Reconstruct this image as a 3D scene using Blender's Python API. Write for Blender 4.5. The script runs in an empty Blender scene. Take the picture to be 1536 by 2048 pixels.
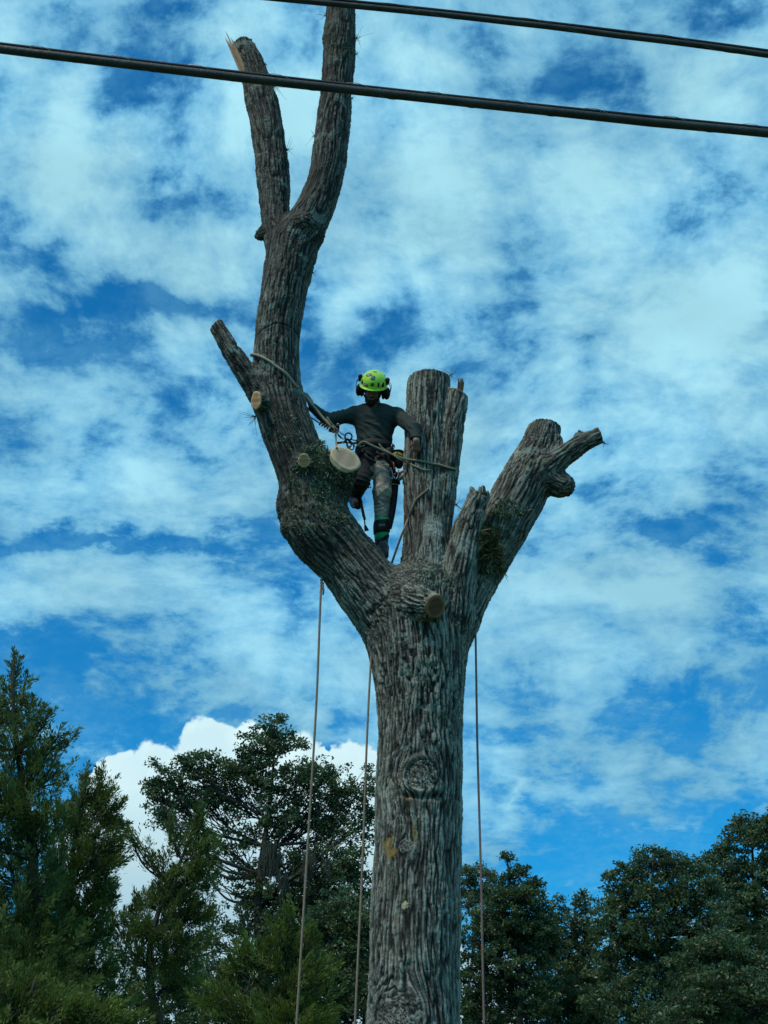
import bpy, math, random
import numpy as np
from mathutils import Vector, Matrix

random.seed(7)
rng = np.random.default_rng(7)
scene = bpy.context.scene
COL = scene.collection

# ------------------------------------------------------------------ camera
W, H, FPX, PITCH = 1536.0, 2048.0, 2950.0, math.radians(25.0)
CAM = np.array([0.0, 0.0, 1.6])
cd = bpy.data.cameras.new("camera")
cam = bpy.data.objects.new("camera", cd); COL.objects.link(cam)
cam.location = CAM
cam.rotation_euler = (math.radians(90) + PITCH, 0, 0)
cd.sensor_fit = 'VERTICAL'; cd.sensor_height = 24.0
cd.lens = 24.0 * FPX / H
cd.clip_start = 0.1; cd.clip_end = 6000
scene.camera = cam
CP, SP = math.cos(PITCH), math.sin(PITCH)
RIGHT = np.array([1.0, 0, 0]); UPS = np.array([0, -SP, CP]); BACK = np.array([0, -CP, -SP])

def ray(px, py):
    u, v = px - W / 2, H / 2 - py
    return np.array([u, FPX * CP - v * SP, FPX * SP + v * CP])
def P(px, py, Y):
    d = ray(px, py)
    return CAM + d * (Y / d[1])
def pxm(px, py, Y):                      # metres covered by one photo pixel there
    d = ray(px, py)
    return Y / d[1]
def proj(p):
    q = p - CAM
    zc = q[:, 1] * CP + q[:, 2] * SP
    return W / 2 + q[:, 0] / zc * FPX, H / 2 - (-q[:, 1] * SP + q[:, 2] * CP) / zc * FPX

# ------------------------------------------------------------------ light
SUN_EL, SUN_AZ = math.radians(58), math.radians(-128)   # azimuth from +Y, clockwise
sd = bpy.data.lights.new("sun", 'SUN')
sun = bpy.data.objects.new("sun", sd); COL.objects.link(sun)
sdir = Vector((math.sin(SUN_AZ) * math.cos(SUN_EL), math.cos(SUN_AZ) * math.cos(SUN_EL), math.sin(SUN_EL)))
sun.rotation_euler = (-sdir).to_track_quat('-Z', 'Y').to_euler()
sun.location = (0, 0, 30)
sd.energy = 2.1; sd.angle = math.radians(8); sd.color = (1.0, 0.86, 0.70)
scene.view_settings.view_transform = 'Standard'
scene.view_settings.look = 'None'
scene.view_settings.exposure = 0.0
scene.view_settings.gamma = 1.0
scene.view_settings.use_curve_mapping = False
scene.cycles.max_bounces = 5
scene.cycles.diffuse_bounces = 3

class NT:
    def __init__(s, tree): s.t = tree; s.n = tree.nodes; s.l = tree.links
    def new(s, typ, **kw):
        nd = s.n.new(typ)
        for k, v in kw.items():
            if k == 'inp':
                for i, x in v.items(): s.put(nd, i, x)
            else: setattr(nd, k, v)
        return nd
    def put(s, nd, i, x):
        if isinstance(x, bpy.types.NodeSocket): s.l.new(x, nd.inputs[i])
        elif isinstance(x, bpy.types.Node): s.l.new(x.outputs[0], nd.inputs[i])
        elif x is not None: nd.inputs[i].default_value = x
    def math(s, op, a, b=None, c=None, clamp=False):
        nd = s.n.new('ShaderNodeMath'); nd.operation = op; nd.use_clamp = clamp
        for i, x in enumerate((a, b, c)): s.put(nd, i, x)
        return nd.outputs[0]
    def vmath(s, op, a, b=None, c=None):
        nd = s.n.new('ShaderNodeVectorMath'); nd.operation = op
        for i, x in enumerate((a, b, c)): s.put(nd, i, x)
        return nd.outputs[0]
    def noise(s, vec, scale, detail=4, rough=0.5, dist=0.0, col=False, lac=2.0):
        nd = s.n.new('ShaderNodeTexNoise')
        s.put(nd, 'Vector', vec); nd.inputs['Scale'].default_value = scale
        nd.inputs['Detail'].default_value = detail; nd.inputs['Roughness'].default_value = rough
        nd.inputs['Distortion'].default_value = dist; nd.inputs['Lacunarity'].default_value = lac
        return nd.outputs[1] if col else nd.outputs[0]
    def mix(s, f, a, b, mode='MIX'):
        nd = s.n.new('ShaderNodeMix'); nd.data_type = 'RGBA'; nd.blend_type = mode
        s.put(nd, 0, f); s.put(nd, 6, a); s.put(nd, 7, b)
        return nd.outputs[2]
    def ramp(s, f, stops, interp='LINEAR'):
        nd = s.n.new('ShaderNodeValToRGB'); nd.color_ramp.interpolation = interp
        e = nd.color_ramp.elements
        while len(e) < len(stops): e.new(0.5)
        for k, (p, c) in enumerate(stops):
            e[k].position = p; e[k].color = (*c, 1) if len(c) == 3 else c
        s.put(nd, 0, f); return nd.outputs[0]
    def mrange(s, v, a, b, c=0.0, d=1.0, smooth=True):
        nd = s.n.new('ShaderNodeMapRange')
        nd.interpolation_type = 'SMOOTHSTEP' if smooth else 'LINEAR'
        for i, x in enumerate((v, a, b, c, d)): s.put(nd, i, x)
        return nd.outputs[0]

# ------------------------------------------------------------------ sky and clouds (world)
world = bpy.data.worlds.new("World"); scene.world = world; world.use_nodes = True
wt = NT(world.node_tree); wt.n.clear()
sky = wt.n.new('ShaderNodeTexSky'); sky.sky_type = 'NISHITA'; sky.sun_disc = False
sky.sun_elevation = SUN_EL; sky.sun_rotation = SUN_AZ
sky.air_density = 1.0; sky.dust_density = 0.3; sky.ozone_density = 2.5
dirv = wt.n.new('ShaderNodeTexCoord').outputs['Generated']
sep = wt.n.new('ShaderNodeSeparateXYZ'); wt.put(sep, 0, dirv)
dx, dy, dz = sep.outputs
zc = wt.math('ADD', wt.math('MAXIMUM', dz, 0.0), 0.34)
comb = wt.n.new('ShaderNodeCombineXYZ')
wt.put(comb, 0, wt.math('DIVIDE', dx, zc)); wt.put(comb, 1, wt.math('DIVIDE', dy, zc))
plane = comb.outputs[0]
yc = wt.math('MAXIMUM', dy, 0.08)
comb2 = wt.n.new('ShaderNodeCombineXYZ')
wt.put(comb2, 0, wt.math('DIVIDE', dx, yc)); wt.put(comb2, 1, wt.math('DIVIDE', dz, yc))
uv = comb2.outputs[0]
wn = wt.noise(plane, 6.5, 7, 0.6, 0, col=True)
uvw = wt.vmath('MULTIPLY_ADD', wt.vmath('SUBTRACT', wn, (0.5, 0.5, 0.5)), (0.20, 0.15, 0.0), uv)
def uvof(px, py):
    d = ray(px, py); return d[0] / d[1], d[2] / d[1]
def blob(vec, px, py, rx, ry, kind='QUADRATIC_SPHERE'):
    u, v = uvof(px, py); u2 = uvof(px + rx, py)[0] - u; v2 = abs(uvof(px, py - ry)[1] - uvof(px, py + ry)[1]) / 2
    m = wt.vmath('MULTIPLY_ADD', vec, (1 / u2, 1 / v2, 0.0), (-u / u2, -v / v2, 0.0))
    g = wt.n.new('ShaderNodeTexGradient'); g.gradient_type = kind; wt.put(g, 0, m)
    return g.outputs[1]
BLOBS = [  # px, py, rx, ry, amount  (where the cloud sheet is thick or open)
 (230,170,130,120,-0.585),(290,10,130,60,-0.351),(540,330,110,60,-0.14),(1100,150,210,120,-0.30),(1370,390,120,110,.42),(700,610,90,60,.1),(960,60,120,70,-0.195),(1490,50,150,80,-0.39),
 (400,400,120,80,-0.36),(20,470,110,110,-0.39),(350,620,400,90,-0.46),(110,520,160,90,-0.351),(560,600,140,120,-0.273),
 (650,720,110,170,-0.429),(850,540,90,60,-0.25),(660,850,120,80,-0.296),(880,390,90,80,-0.14),(820,700,100,60,-0.218),
 (1290,1040,330,110,-0.624),(1040,1100,130,130,-0.234),(220,1085,520,75,-0.663),(80,1350,420,130,-0.78),(600,1440,300,70,-0.312),
 (1090,1760,330,130,-0.585),(1430,980,160,50,-0.195),(700,1260,120,160,-0.117),(1250,1200,130,30,-0.117),(1000,1500,300,60,-0.195),
 (1400,1480,250,60,-0.156),(350,1500,500,120,-0.468),(1050,940,160,60,-0.156),(100,700,150,60,-0.117),
 (1180,1420,500,60,-.12),(120,620,330,70,-.3),(330,1090,560,50,-.2),(1330,1040,300,70,-.2),(330,610,420,60,-.12),(640,740,90,120,-.15),(1280,1490,150,60,-.1),(1300,1700,420,100,-.18),(1010,1600,55,100,.35),(1420,1660,160,40,.18),
 (130,330,300,230,.55),(420,60,200,110,.42),(560,220,220,160,.45),(900,360,260,280,.42),(1150,420,420,260,.42),(1350,250,250,160,.25),
 (1380,640,380,300,.5),(880,100,150,130,.3),(200,930,420,190,.16),(1000,880,400,170,.22),(1350,850,300,150,.30),
 (1290,1170,450,80,.42),(380,1190,420,80,.22),(560,1310,400,90,.18),(1250,1320,500,110,.18),(1450,1560,400,160,.22),(480,470,160,90,.15),
 (700,590,200,120,.12),(130,790,240,110,.12),(1010,1620,120,140,.16),
]
cov = None
for b in BLOBS:
    g = blob(uvw, *b[:4])
    cov = wt.math('MULTIPLY_ADD', g, b[4], 0.0 if cov is None else cov)
front = wt.mrange(dy, 0.08, 0.3)
cov = wt.math('MULTIPLY', cov, front)
wv = wt.vmath('MULTIPLY_ADD', wt.vmath('SUBTRACT', wt.noise(plane, 2.2, 3, 0.5, 0, col=True), (0.5, 0.5, 0.5)), (0.16, 0.16, 0.0), plane)
n1 = wt.noise(wv, 4.4, 10, 0.58)
n2 = wt.noise(wv, 17.0, 8, 0.62)
n3 = wt.noise(plane, 60.0, 5, 0.65)
dens = wt.math('ADD', wt.math('MULTIPLY', n1, 1.30), wt.math('MULTIPLY', n2, 1.10))
dens = wt.math('MULTIPLY_ADD', n3, 0.22, dens)
dens = wt.math('ADD', dens, wt.math('MULTIPLY', cov, 0.72))
dens = wt.math('SUBTRACT', dens, wt.mrange(dz, .33, .16, 0, .17))
D0 = 1.05
alpha = wt.mrange(dens, D0 - .04, D0 + 0.25)
thick = wt.mrange(dens, D0 + 0.06, D0 + 0.60)
veil = wt.mrange(wt.math('ADD', wt.math('MULTIPLY', wt.noise(wv, 9.0, 9, 0.66), .75), wt.math('MULTIPLY', n3, .25)), .40, .66, 0, .46)
alpha = wt.math('MAXIMUM', alpha, wt.math('MULTIPLY', veil, wt.mrange(dens, D0 - .42, D0 - .05)))
skyc = wt.mix(1.0, sky.outputs[0], (0.08, 0.90, 1.34, 1), 'MULTIPLY')
cl_thin = (1.35, 4.5, 7.2, 1); cl_thick = (4.5, 8.5, 9.7, 1)
thick = wt.math('MULTIPLY', thick, wt.mrange(dz, .2, .6, .62, 1.0))
clc = wt.mix(thick, cl_thin, cl_thick)
shade = wt.mrange(wt.noise(wv, 5.0, 5, 0.5), 0.35, 0.65, 0.86, 1.06)
vm = wt.n.new('ShaderNodeVectorMath'); vm.operation = 'SCALE'; wt.put(vm, 0, clc); wt.put(vm, 'Scale', shade)
c1 = wt.mix(wt.math('MULTIPLY', alpha, 0.93), skyc, vm.outputs[0])
# a towering cumulus low behind the trees on the left
pn = wt.noise(uv, 42.0, 5, 0.55, col=True); pn2 = wt.noise(uv, 12.0, 3, 0.5, col=True)
uvc = wt.vmath('MULTIPLY_ADD', wt.vmath('SUBTRACT', pn, (0.5,0.5,0.5)), (0.034,0.034,0), uv)
uvc = wt.vmath('MULTIPLY_ADD', wt.vmath('SUBTRACT', pn2, (0.5,0.5,0.5)), (0.022,0.022,0), uvc)
CUM = [(235,1570,75,85),(320,1570,120,100),(430,1530,110,105),(500,1510,80,75),(560,1560,120,110),(640,1560,70,85),(710,1560,80,105),(770,1600,80,110),
       (260,1720,190,190),(420,1750,330,260),(650,1760,210,260),(560,1960,560,190),(960,1985,130,110)]
cm = None
for b in CUM:
    g = blob(uvc, *b, kind='SPHERICAL'); cm = g if cm is None else wt.math('MAXIMUM', cm, g)
cm = wt.math('MULTIPLY', cm, front)
vor = wt.n.new('ShaderNodeTexVoronoi'); vor.feature = 'SMOOTH_F1'; wt.put(vor, 'Vector', uvc); vor.inputs['Scale'].default_value = 30; vor.inputs['Smoothness'].default_value = .4
cm = wt.math('ADD', cm, wt.math('MULTIPLY', wt.mrange(vor.outputs['Distance'], .1, .75, .10, -.16), wt.mrange(cm, 0.0, .03)))
calpha = wt.mrange(cm, 0.02, 0.11)
cshade = wt.mrange(cm, 0.05, 0.55)
puff = wt.mrange(wt.math('ADD', wt.noise(uvc, 14.0, 6, 0.6), wt.math('MULTIPLY', vor.outputs['Distance'], .35)), 0.45, 0.85)
vtop = wt.mrange(dz, math.sin(math.radians(9)), math.sin(math.radians(16)))
cb = wt.mix(vtop, (3.9, 6.0, 7.0, 1), (7.6, 9.9, 10.2, 1))
cb = wt.mix(wt.math('MULTIPLY', puff, 0.45), cb, (4.4, 6.9, 8.2, 1))
c2 = wt.mix(calpha, c1, cb)
# below the horizon the haze continues
bg = wt.n.new('ShaderNodeBackground'); wt.put(bg, 0, c2); bg.inputs[1].default_value = 0.1
wo = wt.n.new('ShaderNodeOutputWorld'); wt.l.new(bg.outputs[0], wo.inputs[0])
world.cycles.sampling_method = 'MANUAL'; world.cycles.sample_map_resolution = 512

# ------------------------------------------------------------------ object helpers
def tag(o, label=None, cat=None, group=None, kind=None):
    if label: o['label'] = label
    if cat: o['category'] = cat
    if group: o['group'] = group
    if kind: o['kind'] = kind
    return o
def empty(name, loc, label=None, cat=None, group=None):
    o = bpy.data.objects.new(name, None); COL.objects.link(o); o.location = Vector(loc)
    o.empty_display_size = 0.1
    return tag(o, label, cat, group)
def mk(name, V, F, mat, parent=None, origin=None, smooth=True, attrs=None):
    """link verts (world space, n x 3) and faces as ONE mesh object"""
    V = np.asarray(V, dtype=np.float64)
    if parent is not None: org = np.array(parent['_org']) if '_org' in parent else np.array(parent.location)
    else: org = np.array(origin if origin is not None else [V[:, 0].mean(), V[:, 1].mean(), V[:, 2].min()])
    me = bpy.data.meshes.new(name)
    L = V - org
    if isinstance(F, np.ndarray):
        n = F.shape[1]
        me.vertices.add(len(L)); me.vertices.foreach_set('co', L.astype(np.float32).ravel())
        me.loops.add(F.size); me.loops.foreach_set('vertex_index', F.astype(np.int32).ravel())
        me.polygons.add(len(F)); me.polygons.foreach_set('loop_start', np.arange(0, F.size, n, dtype=np.int32))
        me.update(calc_edges=True)
    else:
        me.from_pydata([tuple(v) for v in L], [], [tuple(f) for f in F]); me.update()
    me.polygons.foreach_set('use_smooth', np.full(len(me.polygons), smooth))
    if attrs:
        for k, (dom, typ, arr) in attrs.items():
            a = me.attributes.new(k, typ, dom)
            a.data.foreach_set('color' if typ == 'FLOAT_COLOR' else 'value' if typ == 'FLOAT' else 'vector', np.asarray(arr, dtype=np.float32).ravel())
    me.materials.append(mat)
    o = bpy.data.objects.new(name, me); COL.objects.link(o)
    if parent is not None:
        o.parent = parent
    else:
        o.location = Vector(org)
    return o
def part_of(part, o):                    # make part a sub-part of a mesh part that sits at its root's origin
    part.parent = o; return part

def catmull(pts, n=8):
    pts = np.asarray(pts, float)
    if len(pts) < 3:
        t = np.linspace(0, 1, n + 1)[:, None]; return pts[0] * (1 - t) + pts[-1] * t
    Q = np.vstack([2 * pts[0] - pts[1], pts, 2 * pts[-1] - pts[-2]]); out = []
    for i in range(1, len(Q) - 2):
        p0, p1, p2, p3 = Q[i - 1:i + 3]
        for t in np.arange(n) / n:
            out.append(0.5 * (2 * p1 + (p2 - p0) * t + (2 * p0 - 5 * p1 + 4 * p2 - p3) * t * t + (3 * p1 - p0 - 3 * p2 + p3) * t ** 3))
    out.append(pts[-1]); return np.array(out)
def frames(C):
    T = np.gradient(C, axis=0); T /= np.linalg.norm(T, axis=1)[:, None] + 1e-12
    n = np.cross(T[0], [0, 0, 1.0]); 
    if np.linalg.norm(n) < 0.1: n = np.cross(T[0], [0, 1.0, 0])
    n /= np.linalg.norm(n); N = [n]
    for i in range(1, len(C)):
        n = n - T[i] * np.dot(n, T[i]); n /= np.linalg.norm(n) + 1e-12; N.append(n)
    N = np.array(N); return T, N, np.cross(T, N)
def tube(C, R, k=8, cap=True):
    C = np.asarray(C, float); R = np.broadcast_to(np.asarray(R, float), (len(C),))
    T, N, B = frames(C); a = np.arange(k) * 2 * math.pi / k
    V = (C[:, None, :] + R[:, None, None] * (np.cos(a)[None, :, None] * N[:, None, :] + np.sin(a)[None, :, None] * B[:, None, :])).reshape(-1, 3)
    i = np.arange(len(C) - 1)[:, None] * k; j = np.arange(k)[None, :]; j2 = (j + 1) % k
    F = np.stack([i + j, i + j2, i + k + j2, i + k + j], -1).reshape(-1, 4)
    if cap:
        n0 = len(V); V = np.vstack([V, C[0], C[-1]]); e = (len(C) - 1) * k
        j = np.arange(k); j2 = (j + 1) % k
        c0 = np.stack([np.full(k, n0), j2, j, np.full(k, n0)], -1)
        c1 = np.stack([np.full(k, n0 + 1), e + j, e + j2, np.full(k, n0 + 1)], -1)
        # close with quads to keep one array: pair up the fan
        c0 = np.stack([np.full(k // 2, n0), (2 * np.arange(k // 2) + 2) % k, 2 * np.arange(k // 2) + 1, 2 * np.arange(k // 2)], -1)
        c1 = np.stack([np.full(k // 2, n0 + 1), e + 2 * np.arange(k // 2), e + 2 * np.arange(k // 2) + 1, e + (2 * np.arange(k // 2) + 2) % k], -1)
        F = np.vstack([F, c0, c1])
    return V, F
def join(parts):
    Vs, Fs, n = [], [], 0
    for V, F in parts:
        Vs.append(V); Fs.append(F + n); n += len(V)
    return np.vstack(Vs), np.vstack(Fs)
def torus(c, ax, R, r, n=20, k=8, squash=1.0, updir=None):
    ax = np.asarray(ax, float) / np.linalg.norm(ax)
    u = np.asarray(updir, float) if updir is not None else (np.cross(ax, [0, 0, 1.0]) if abs(ax[2]) < .9 else np.cross(ax, [0, 1.0, 0]))
    u = u - ax * np.dot(u, ax); u /= np.linalg.norm(u); w = np.cross(ax, u)
    t = np.arange(n) * 2 * math.pi / n; a = np.arange(k) * 2 * math.pi / k
    er = np.cos(t)[:, None] * u * 1.0 + np.sin(t)[:, None] * w * squash
    Cc = np.asarray(c) + R * er
    en = np.cos(t)[:, None] * u + np.sin(t)[:, None] * w
    V = (Cc[:, None] + r * (np.cos(a)[None, :, None] * en[:, None] + np.sin(a)[None, :, None] * ax)).reshape(-1, 3)
    i = np.arange(n)[:, None]; j = np.arange(k)[None]; i2 = (i + 1) % n; j2 = (j + 1) % k
    F = np.stack([i * k + j, i2 * k + j, i2 * k + j2, i * k + j2], -1).reshape(-1, 4)
    return V, F
def obox(c, ex, ey, ez, bev=0.15):
    """bevelled box: half-axis vectors ex, ey, ez (chamfered into a 24-vertex solid)"""
    c = np.asarray(c, float); E = [np.asarray(ex, float), np.asarray(ey, float), np.asarray(ez, float)]
    m = min(np.linalg.norm(e) for e in E) * bev * 2
    fr = [1 - m / max(np.linalg.norm(e), 1e-6) for e in E]
    V, idx = [], {}
    for sx in (-1, 1):
        for sy in (-1, 1):
            for sz in (-1, 1):
                s = (sx, sy, sz)
                for a in range(3):
                    co = c.copy()
                    for b in range(3): co = co + E[b] * s[b] * (1.0 if b == a else fr[b])
                    idx[(s, a)] = len(V); V.append(co)
    F = []
    for a in range(3):
        b, d = (a + 1) % 3, (a + 2) % 3
        for sa in (-1, 1):
            q = []
            for sb, sd2 in ((-1, -1), (1, -1), (1, 1), (-1, 1)):
                s = [0, 0, 0]; s[a] = sa; s[b] = sb; s[d] = sd2; q.append(idx[(tuple(s), a)])
            F.append(q if sa > 0 else q[::-1])
    for a in range(3):
        b, d = (a + 1) % 3, (a + 2) % 3
        for sb in (-1, 1):
            for sd2 in (-1, 1):
                s0 = [0, 0, 0]; s0[a] = -1; s0[b] = sb; s0[d] = sd2; s1 = list(s0); s1[a] = 1
                q = [idx[(tuple(s0), b)], idx[(tuple(s1), b)], idx[(tuple(s1), d)], idx[(tuple(s0), d)]]
                F.append(q if sb * sd2 > 0 else q[::-1])
    for sx in (-1, 1):
        for sy in (-1, 1):
            for sz in (-1, 1):
                s = (sx, sy, sz); q = [idx[(s, 0)], idx[(s, 1)], idx[(s, 2)], idx[(s, 2)]]
                q = [idx[(s, 0)], idx[(s, 1)], idx[(s, 2)]]
                if sx * sy * sz < 0: q = q[::-1]
                F.append(q)
    return np.array(V), F
def joinl(parts):
    Vs, Fs, n = [], [], 0
    for V, F in parts:
        Vs.append(V); Fs += [[i + n for i in f if True] for f in (F.tolist() if isinstance(F, np.ndarray) else F)]; n += len(V)
    return np.vstack(Vs), Fs

# ------------------------------------------------------------------ numpy gradient noise
_pm = np.random.default_rng(3).permutation(256).astype(np.int32); _pm = np.concatenate([_pm, _pm, _pm])
_g = np.random.default_rng(4).normal(size=(256, 3)); _g = (_g / np.linalg.norm(_g, axis=1)[:, None]).astype(np.float32)
def perlin(p):
    p = np.asarray(p, dtype=np.float32); i = np.floor(p).astype(np.int32); f = p - i; i &= 255
    w = f * f * f * (f * (f * 6 - 15) + 10); out = np.zeros(len(p), np.float32)
    for a in (0, 1):
        for b in (0, 1):
            for c in (0, 1):
                h = _pm[_pm[_pm[i[:, 0] + a] + i[:, 1] + b] + i[:, 2] + c]
                g = _g[h]
                d = g[:, 0] * (f[:, 0] - a) + g[:, 1] * (f[:, 1] - b) + g[:, 2] * (f[:, 2] - c)
                out += d * (w[:, 0] if a else 1 - w[:, 0]) * (w[:, 1] if b else 1 - w[:, 1]) * (w[:, 2] if c else 1 - w[:, 2])
    return out * 1.6
def fbm(p, o=3, g=0.5):
    s = 0; a = 1.0; p = np.asarray(p, np.float32)
    for k in range(o): s = s + a * perlin(p * 2 ** k + 17.3 * k); a *= g
    return s
def sstep(x, a, b):
    t = np.clip((x - a) / (b - a), 0, 1); return t * t * (3 - 2 * t)

# ------------------------------------------------------------------ signed-distance modelling
class Field:
    def __init__(s, lo, hi, h):
        s.lo = np.asarray(lo, float); s.h = h
        s.n = np.ceil((np.asarray(hi) - s.lo) / h).astype(int) + 1
        s.F = np.full(s.n, 0.5, np.float32)
    def block(s, lo, hi):
        a = np.clip(np.floor((lo - s.lo) / s.h).astype(int), 0, s.n); b = np.clip(np.ceil((hi - s.lo) / s.h).astype(int) + 1, 0, s.n)
        sl = tuple(slice(a[i], b[i]) for i in range(3))
        ax = [(s.lo[i] + np.arange(a[i], b[i]) * s.h).astype(np.float32) for i in range(3)]
        return sl, ax
    def merge(s, sl, d, k, op='u'):
        A = s.F[sl]
        if op == 'u':
            hh = np.clip(0.5 + 0.5 * (A - d) / k, 0, 1); s.F[sl] = A * (1 - hh) + d * hh - k * hh * (1 - hh)
        elif op == 's':
            s.F[sl] = np.maximum(A, -d)
    def cone(s, a, b, ra, rb, k=0.02, flat=None, op='u'):
        a = np.asarray(a, float); b = np.asarray(b, float); r = max(ra, rb) + k + 2 * s.h
        sl, ax = s.block(np.minimum(a, b) - r, np.maximum(a, b) + r)
        X, Y, Z = ax[0][:, None, None] - a[0], ax[1][None, :, None] - a[1], ax[2][None, None, :] - a[2]
        d = b - a; L2 = max(float(d @ d), 1e-9)
        t = np.clip((X * d[0] + Y * d[1] + Z * d[2]) / L2, 0, 1)
        D = np.sqrt((X - t * d[0]) ** 2 + (Y - t * d[1]) ** 2 + (Z - t * d[2]) ** 2) - (ra + (rb - ra) * t)
        s.merge(sl, D.astype(np.float32), k, op)
    def ell(s, c, r, R=None, k=0.02, op='u', cuts=()):
        c = np.asarray(c, float); r = np.asarray(r, float); R = np.eye(3) if R is None else np.asarray(R, float)  # rows = axes
        m = r.max() + k + 2 * s.h
        sl, ax = s.block(c - m, c + m)
        X, Y, Z = ax[0][:, None, None] - c[0], ax[1][None, :, None] - c[1], ax[2][None, None, :] - c[2]
        q = [(X * R[i, 0] + Y * R[i, 1] + Z * R[i, 2]) for i in range(3)]
        k0 = np.sqrt(sum((q[i] / r[i]) ** 2 for i in range(3))); k1 = np.sqrt(sum((q[i] / r[i] ** 2) ** 2 for i in range(3))) + 1e-6
        D = k0 * (k0 - 1) / k1
        for (i, sgn, off) in cuts: D = np.maximum(D, sgn * (q[i] - off))
        s.merge(sl, D.astype(np.float32), k, op)
    def mesh(s):
        F = s.F; S = F < 0; n = s.n
        c = np.zeros(n - 1, np.uint8)
        for a in (0, 1):
            for b in (0, 1):
                for d in (0, 1): c += S[a:n[0] - 1 + a, b:n[1] - 1 + b, d:n[2] - 1 + d]
        act = np.nonzero((c > 0) & (c < 8)); m = len(act[0]); I = np.stack(act, 1)
        idx = np.full(n - 1, -1, np.int32); idx[act] = np.arange(m)
        cor = {}
        for a in (0, 1):
            for b in (0, 1):
                for d in (0, 1): cor[(a, b, d)] = F[I[:, 0] + a, I[:, 1] + b, I[:, 2] + d]
        acc = np.zeros((m, 3)); cnt = np.zeros(m)
        for ax in range(3):
            o = [x for x in range(3) if x != ax]
            for u in (0, 1):
                for v in (0, 1):
                    p0 = [0, 0, 0]; p0[o[0]] = u; p0[o[1]] = v; p1 = list(p0); p1[ax] = 1
                    f0, f1 = cor[tuple(p0)], cor[tuple(p1)]; cr = (f0 < 0) != (f1 < 0)
                    t = np.where(cr, f0 / np.where(cr, f0 - f1, 1), 0)
                    pos = np.tile(np.array(p0, float), (m, 1)); pos[:, ax] = t
                    acc += pos * cr[:, None]; cnt += cr
        V = s.lo + (I + acc / cnt[:, None]) * s.h
        faces = []
        for ax in range(3):
            o = [(ax + 1) % 3, (ax + 2) % 3]
            sl0 = [slice(None)] * 3; sl1 = [slice(None)] * 3
            sl0[ax] = slice(0, n[ax] - 1); sl1[ax] = slice(1, n[ax])
            for x in o: sl0[x] = slice(1, n[x] - 1); sl1[x] = slice(1, n[x] - 1)
            A, B = S[tuple(sl0)], S[tuple(sl1)]
            e = np.stack(np.nonzero(A != B), 1)
            if not len(e): continue
            ins = A[e[:, 0], e[:, 1], e[:, 2]]
            base = e.copy(); base[:, o[0]] += 1; base[:, o[1]] += 1
            def cell(du, dv):
                q = base.copy(); q[:, o[0]] += du; q[:, o[1]] += dv; return idx[q[:, 0], q[:, 1], q[:, 2]]
            Q = np.stack([cell(-1, -1), cell(0, -1), cell(0, 0), cell(-1, 0)], 1)
            Q[~ins] = Q[~ins][:, ::-1]; faces.append(Q)
        Q = np.vstack(faces); Q = Q[(Q >= 0).all(1)]
        return V, Q
def relax(V, Q, it=1, w=0.5):
    for _ in range(it):
        acc = np.zeros_like(V); cnt = np.zeros(len(V))
        for i in range(4):
            for j in (1, 3):
                np.add.at(acc, Q[:, i], V[Q[:, (i + j) % 4]]); np.add.at(cnt, Q[:, i], 1)
        V = V * (1 - w) + w * acc / np.maximum(cnt, 1)[:, None]
    return V
def vnormals(V, Q):
    n = np.cross(V[Q[:, 2]] - V[Q[:, 0]], V[Q[:, 3]] - V[Q[:, 1]])
    out = np.zeros_like(V)
    for i in range(4):
        for c in range(3): out[:, c] += np.bincount(Q[:, i], n[:, c], len(V))
    return out / (np.linalg.norm(out, axis=1)[:, None] + 1e-12)
def subdiv(V, Q, lv=1):
    me = bpy.data.meshes.new('tmp'); me.vertices.add(len(V)); me.vertices.foreach_set('co', V.astype(np.float32).ravel())
    me.loops.add(Q.size); me.loops.foreach_set('vertex_index', Q.astype(np.int32).ravel())
    me.polygons.add(len(Q)); me.polygons.foreach_set('loop_start', np.arange(0, Q.size, 4, dtype=np.int32)); me.update(calc_edges=True)
    o = bpy.data.objects.new('tmp', me); COL.objects.link(o)
    md = o.modifiers.new('s', 'SUBSURF'); md.levels = lv; md.render_levels = lv
    dg = bpy.context.evaluated_depsgraph_get(); ev = o.evaluated_get(dg); m2 = ev.to_mesh()
    v = np.empty(len(m2.vertices) * 3, np.float32); m2.vertices.foreach_get('co', v)
    q = np.empty(len(m2.loops), np.int32); m2.loops.foreach_get('vertex_index', q)
    ev.to_mesh_clear(); bpy.data.objects.remove(o); bpy.data.meshes.remove(me)
    return v.reshape(-1, 3).astype(float), q.reshape(-1, 4)

# ------------------------------------------------------------------ materials
def mat_new(name):
    m = bpy.data.materials.new(name); m.use_nodes = True; t = NT(m.node_tree)
    b = m.node_tree.nodes['Principled BSDF']; return m, t, b
def mat(name, col, rough=0.7, metal=0.0, var=0.25, scale=20.0, bump=0.0, bscale=None, col2=None, detail=4, spec=0.4, coat=0.0):
    m, t, b = mat_new(name)
    tc = t.n.new('ShaderNodeTexCoord').outputs['Object']
    n = t.noise(tc, scale, detail, 0.6)
    c2 = col2 if col2 else tuple(max(0, c * (1 - var)) for c in col)
    f = t.mrange(n, 0.35, 0.65)
    t.put(b, 'Base Color', t.mix(f, (*col, 1), (*c2, 1)))
    b.inputs['Roughness'].default_value = rough; b.inputs['Metallic'].default_value = metal
    b.inputs['Specular IOR Level'].default_value = spec; b.inputs['Coat Weight'].default_value = coat
    if bump:
        bp = t.n.new('ShaderNodeBump'); bp.inputs['Strength'].default_value = bump; bp.inputs['Distance'].default_value = 0.01
        t.put(bp, 'Height', t.noise(tc, bscale or scale * 3, 4, 0.6)); t.l.new(bp.outputs[0], b.inputs['Normal'])
    return m
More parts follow.
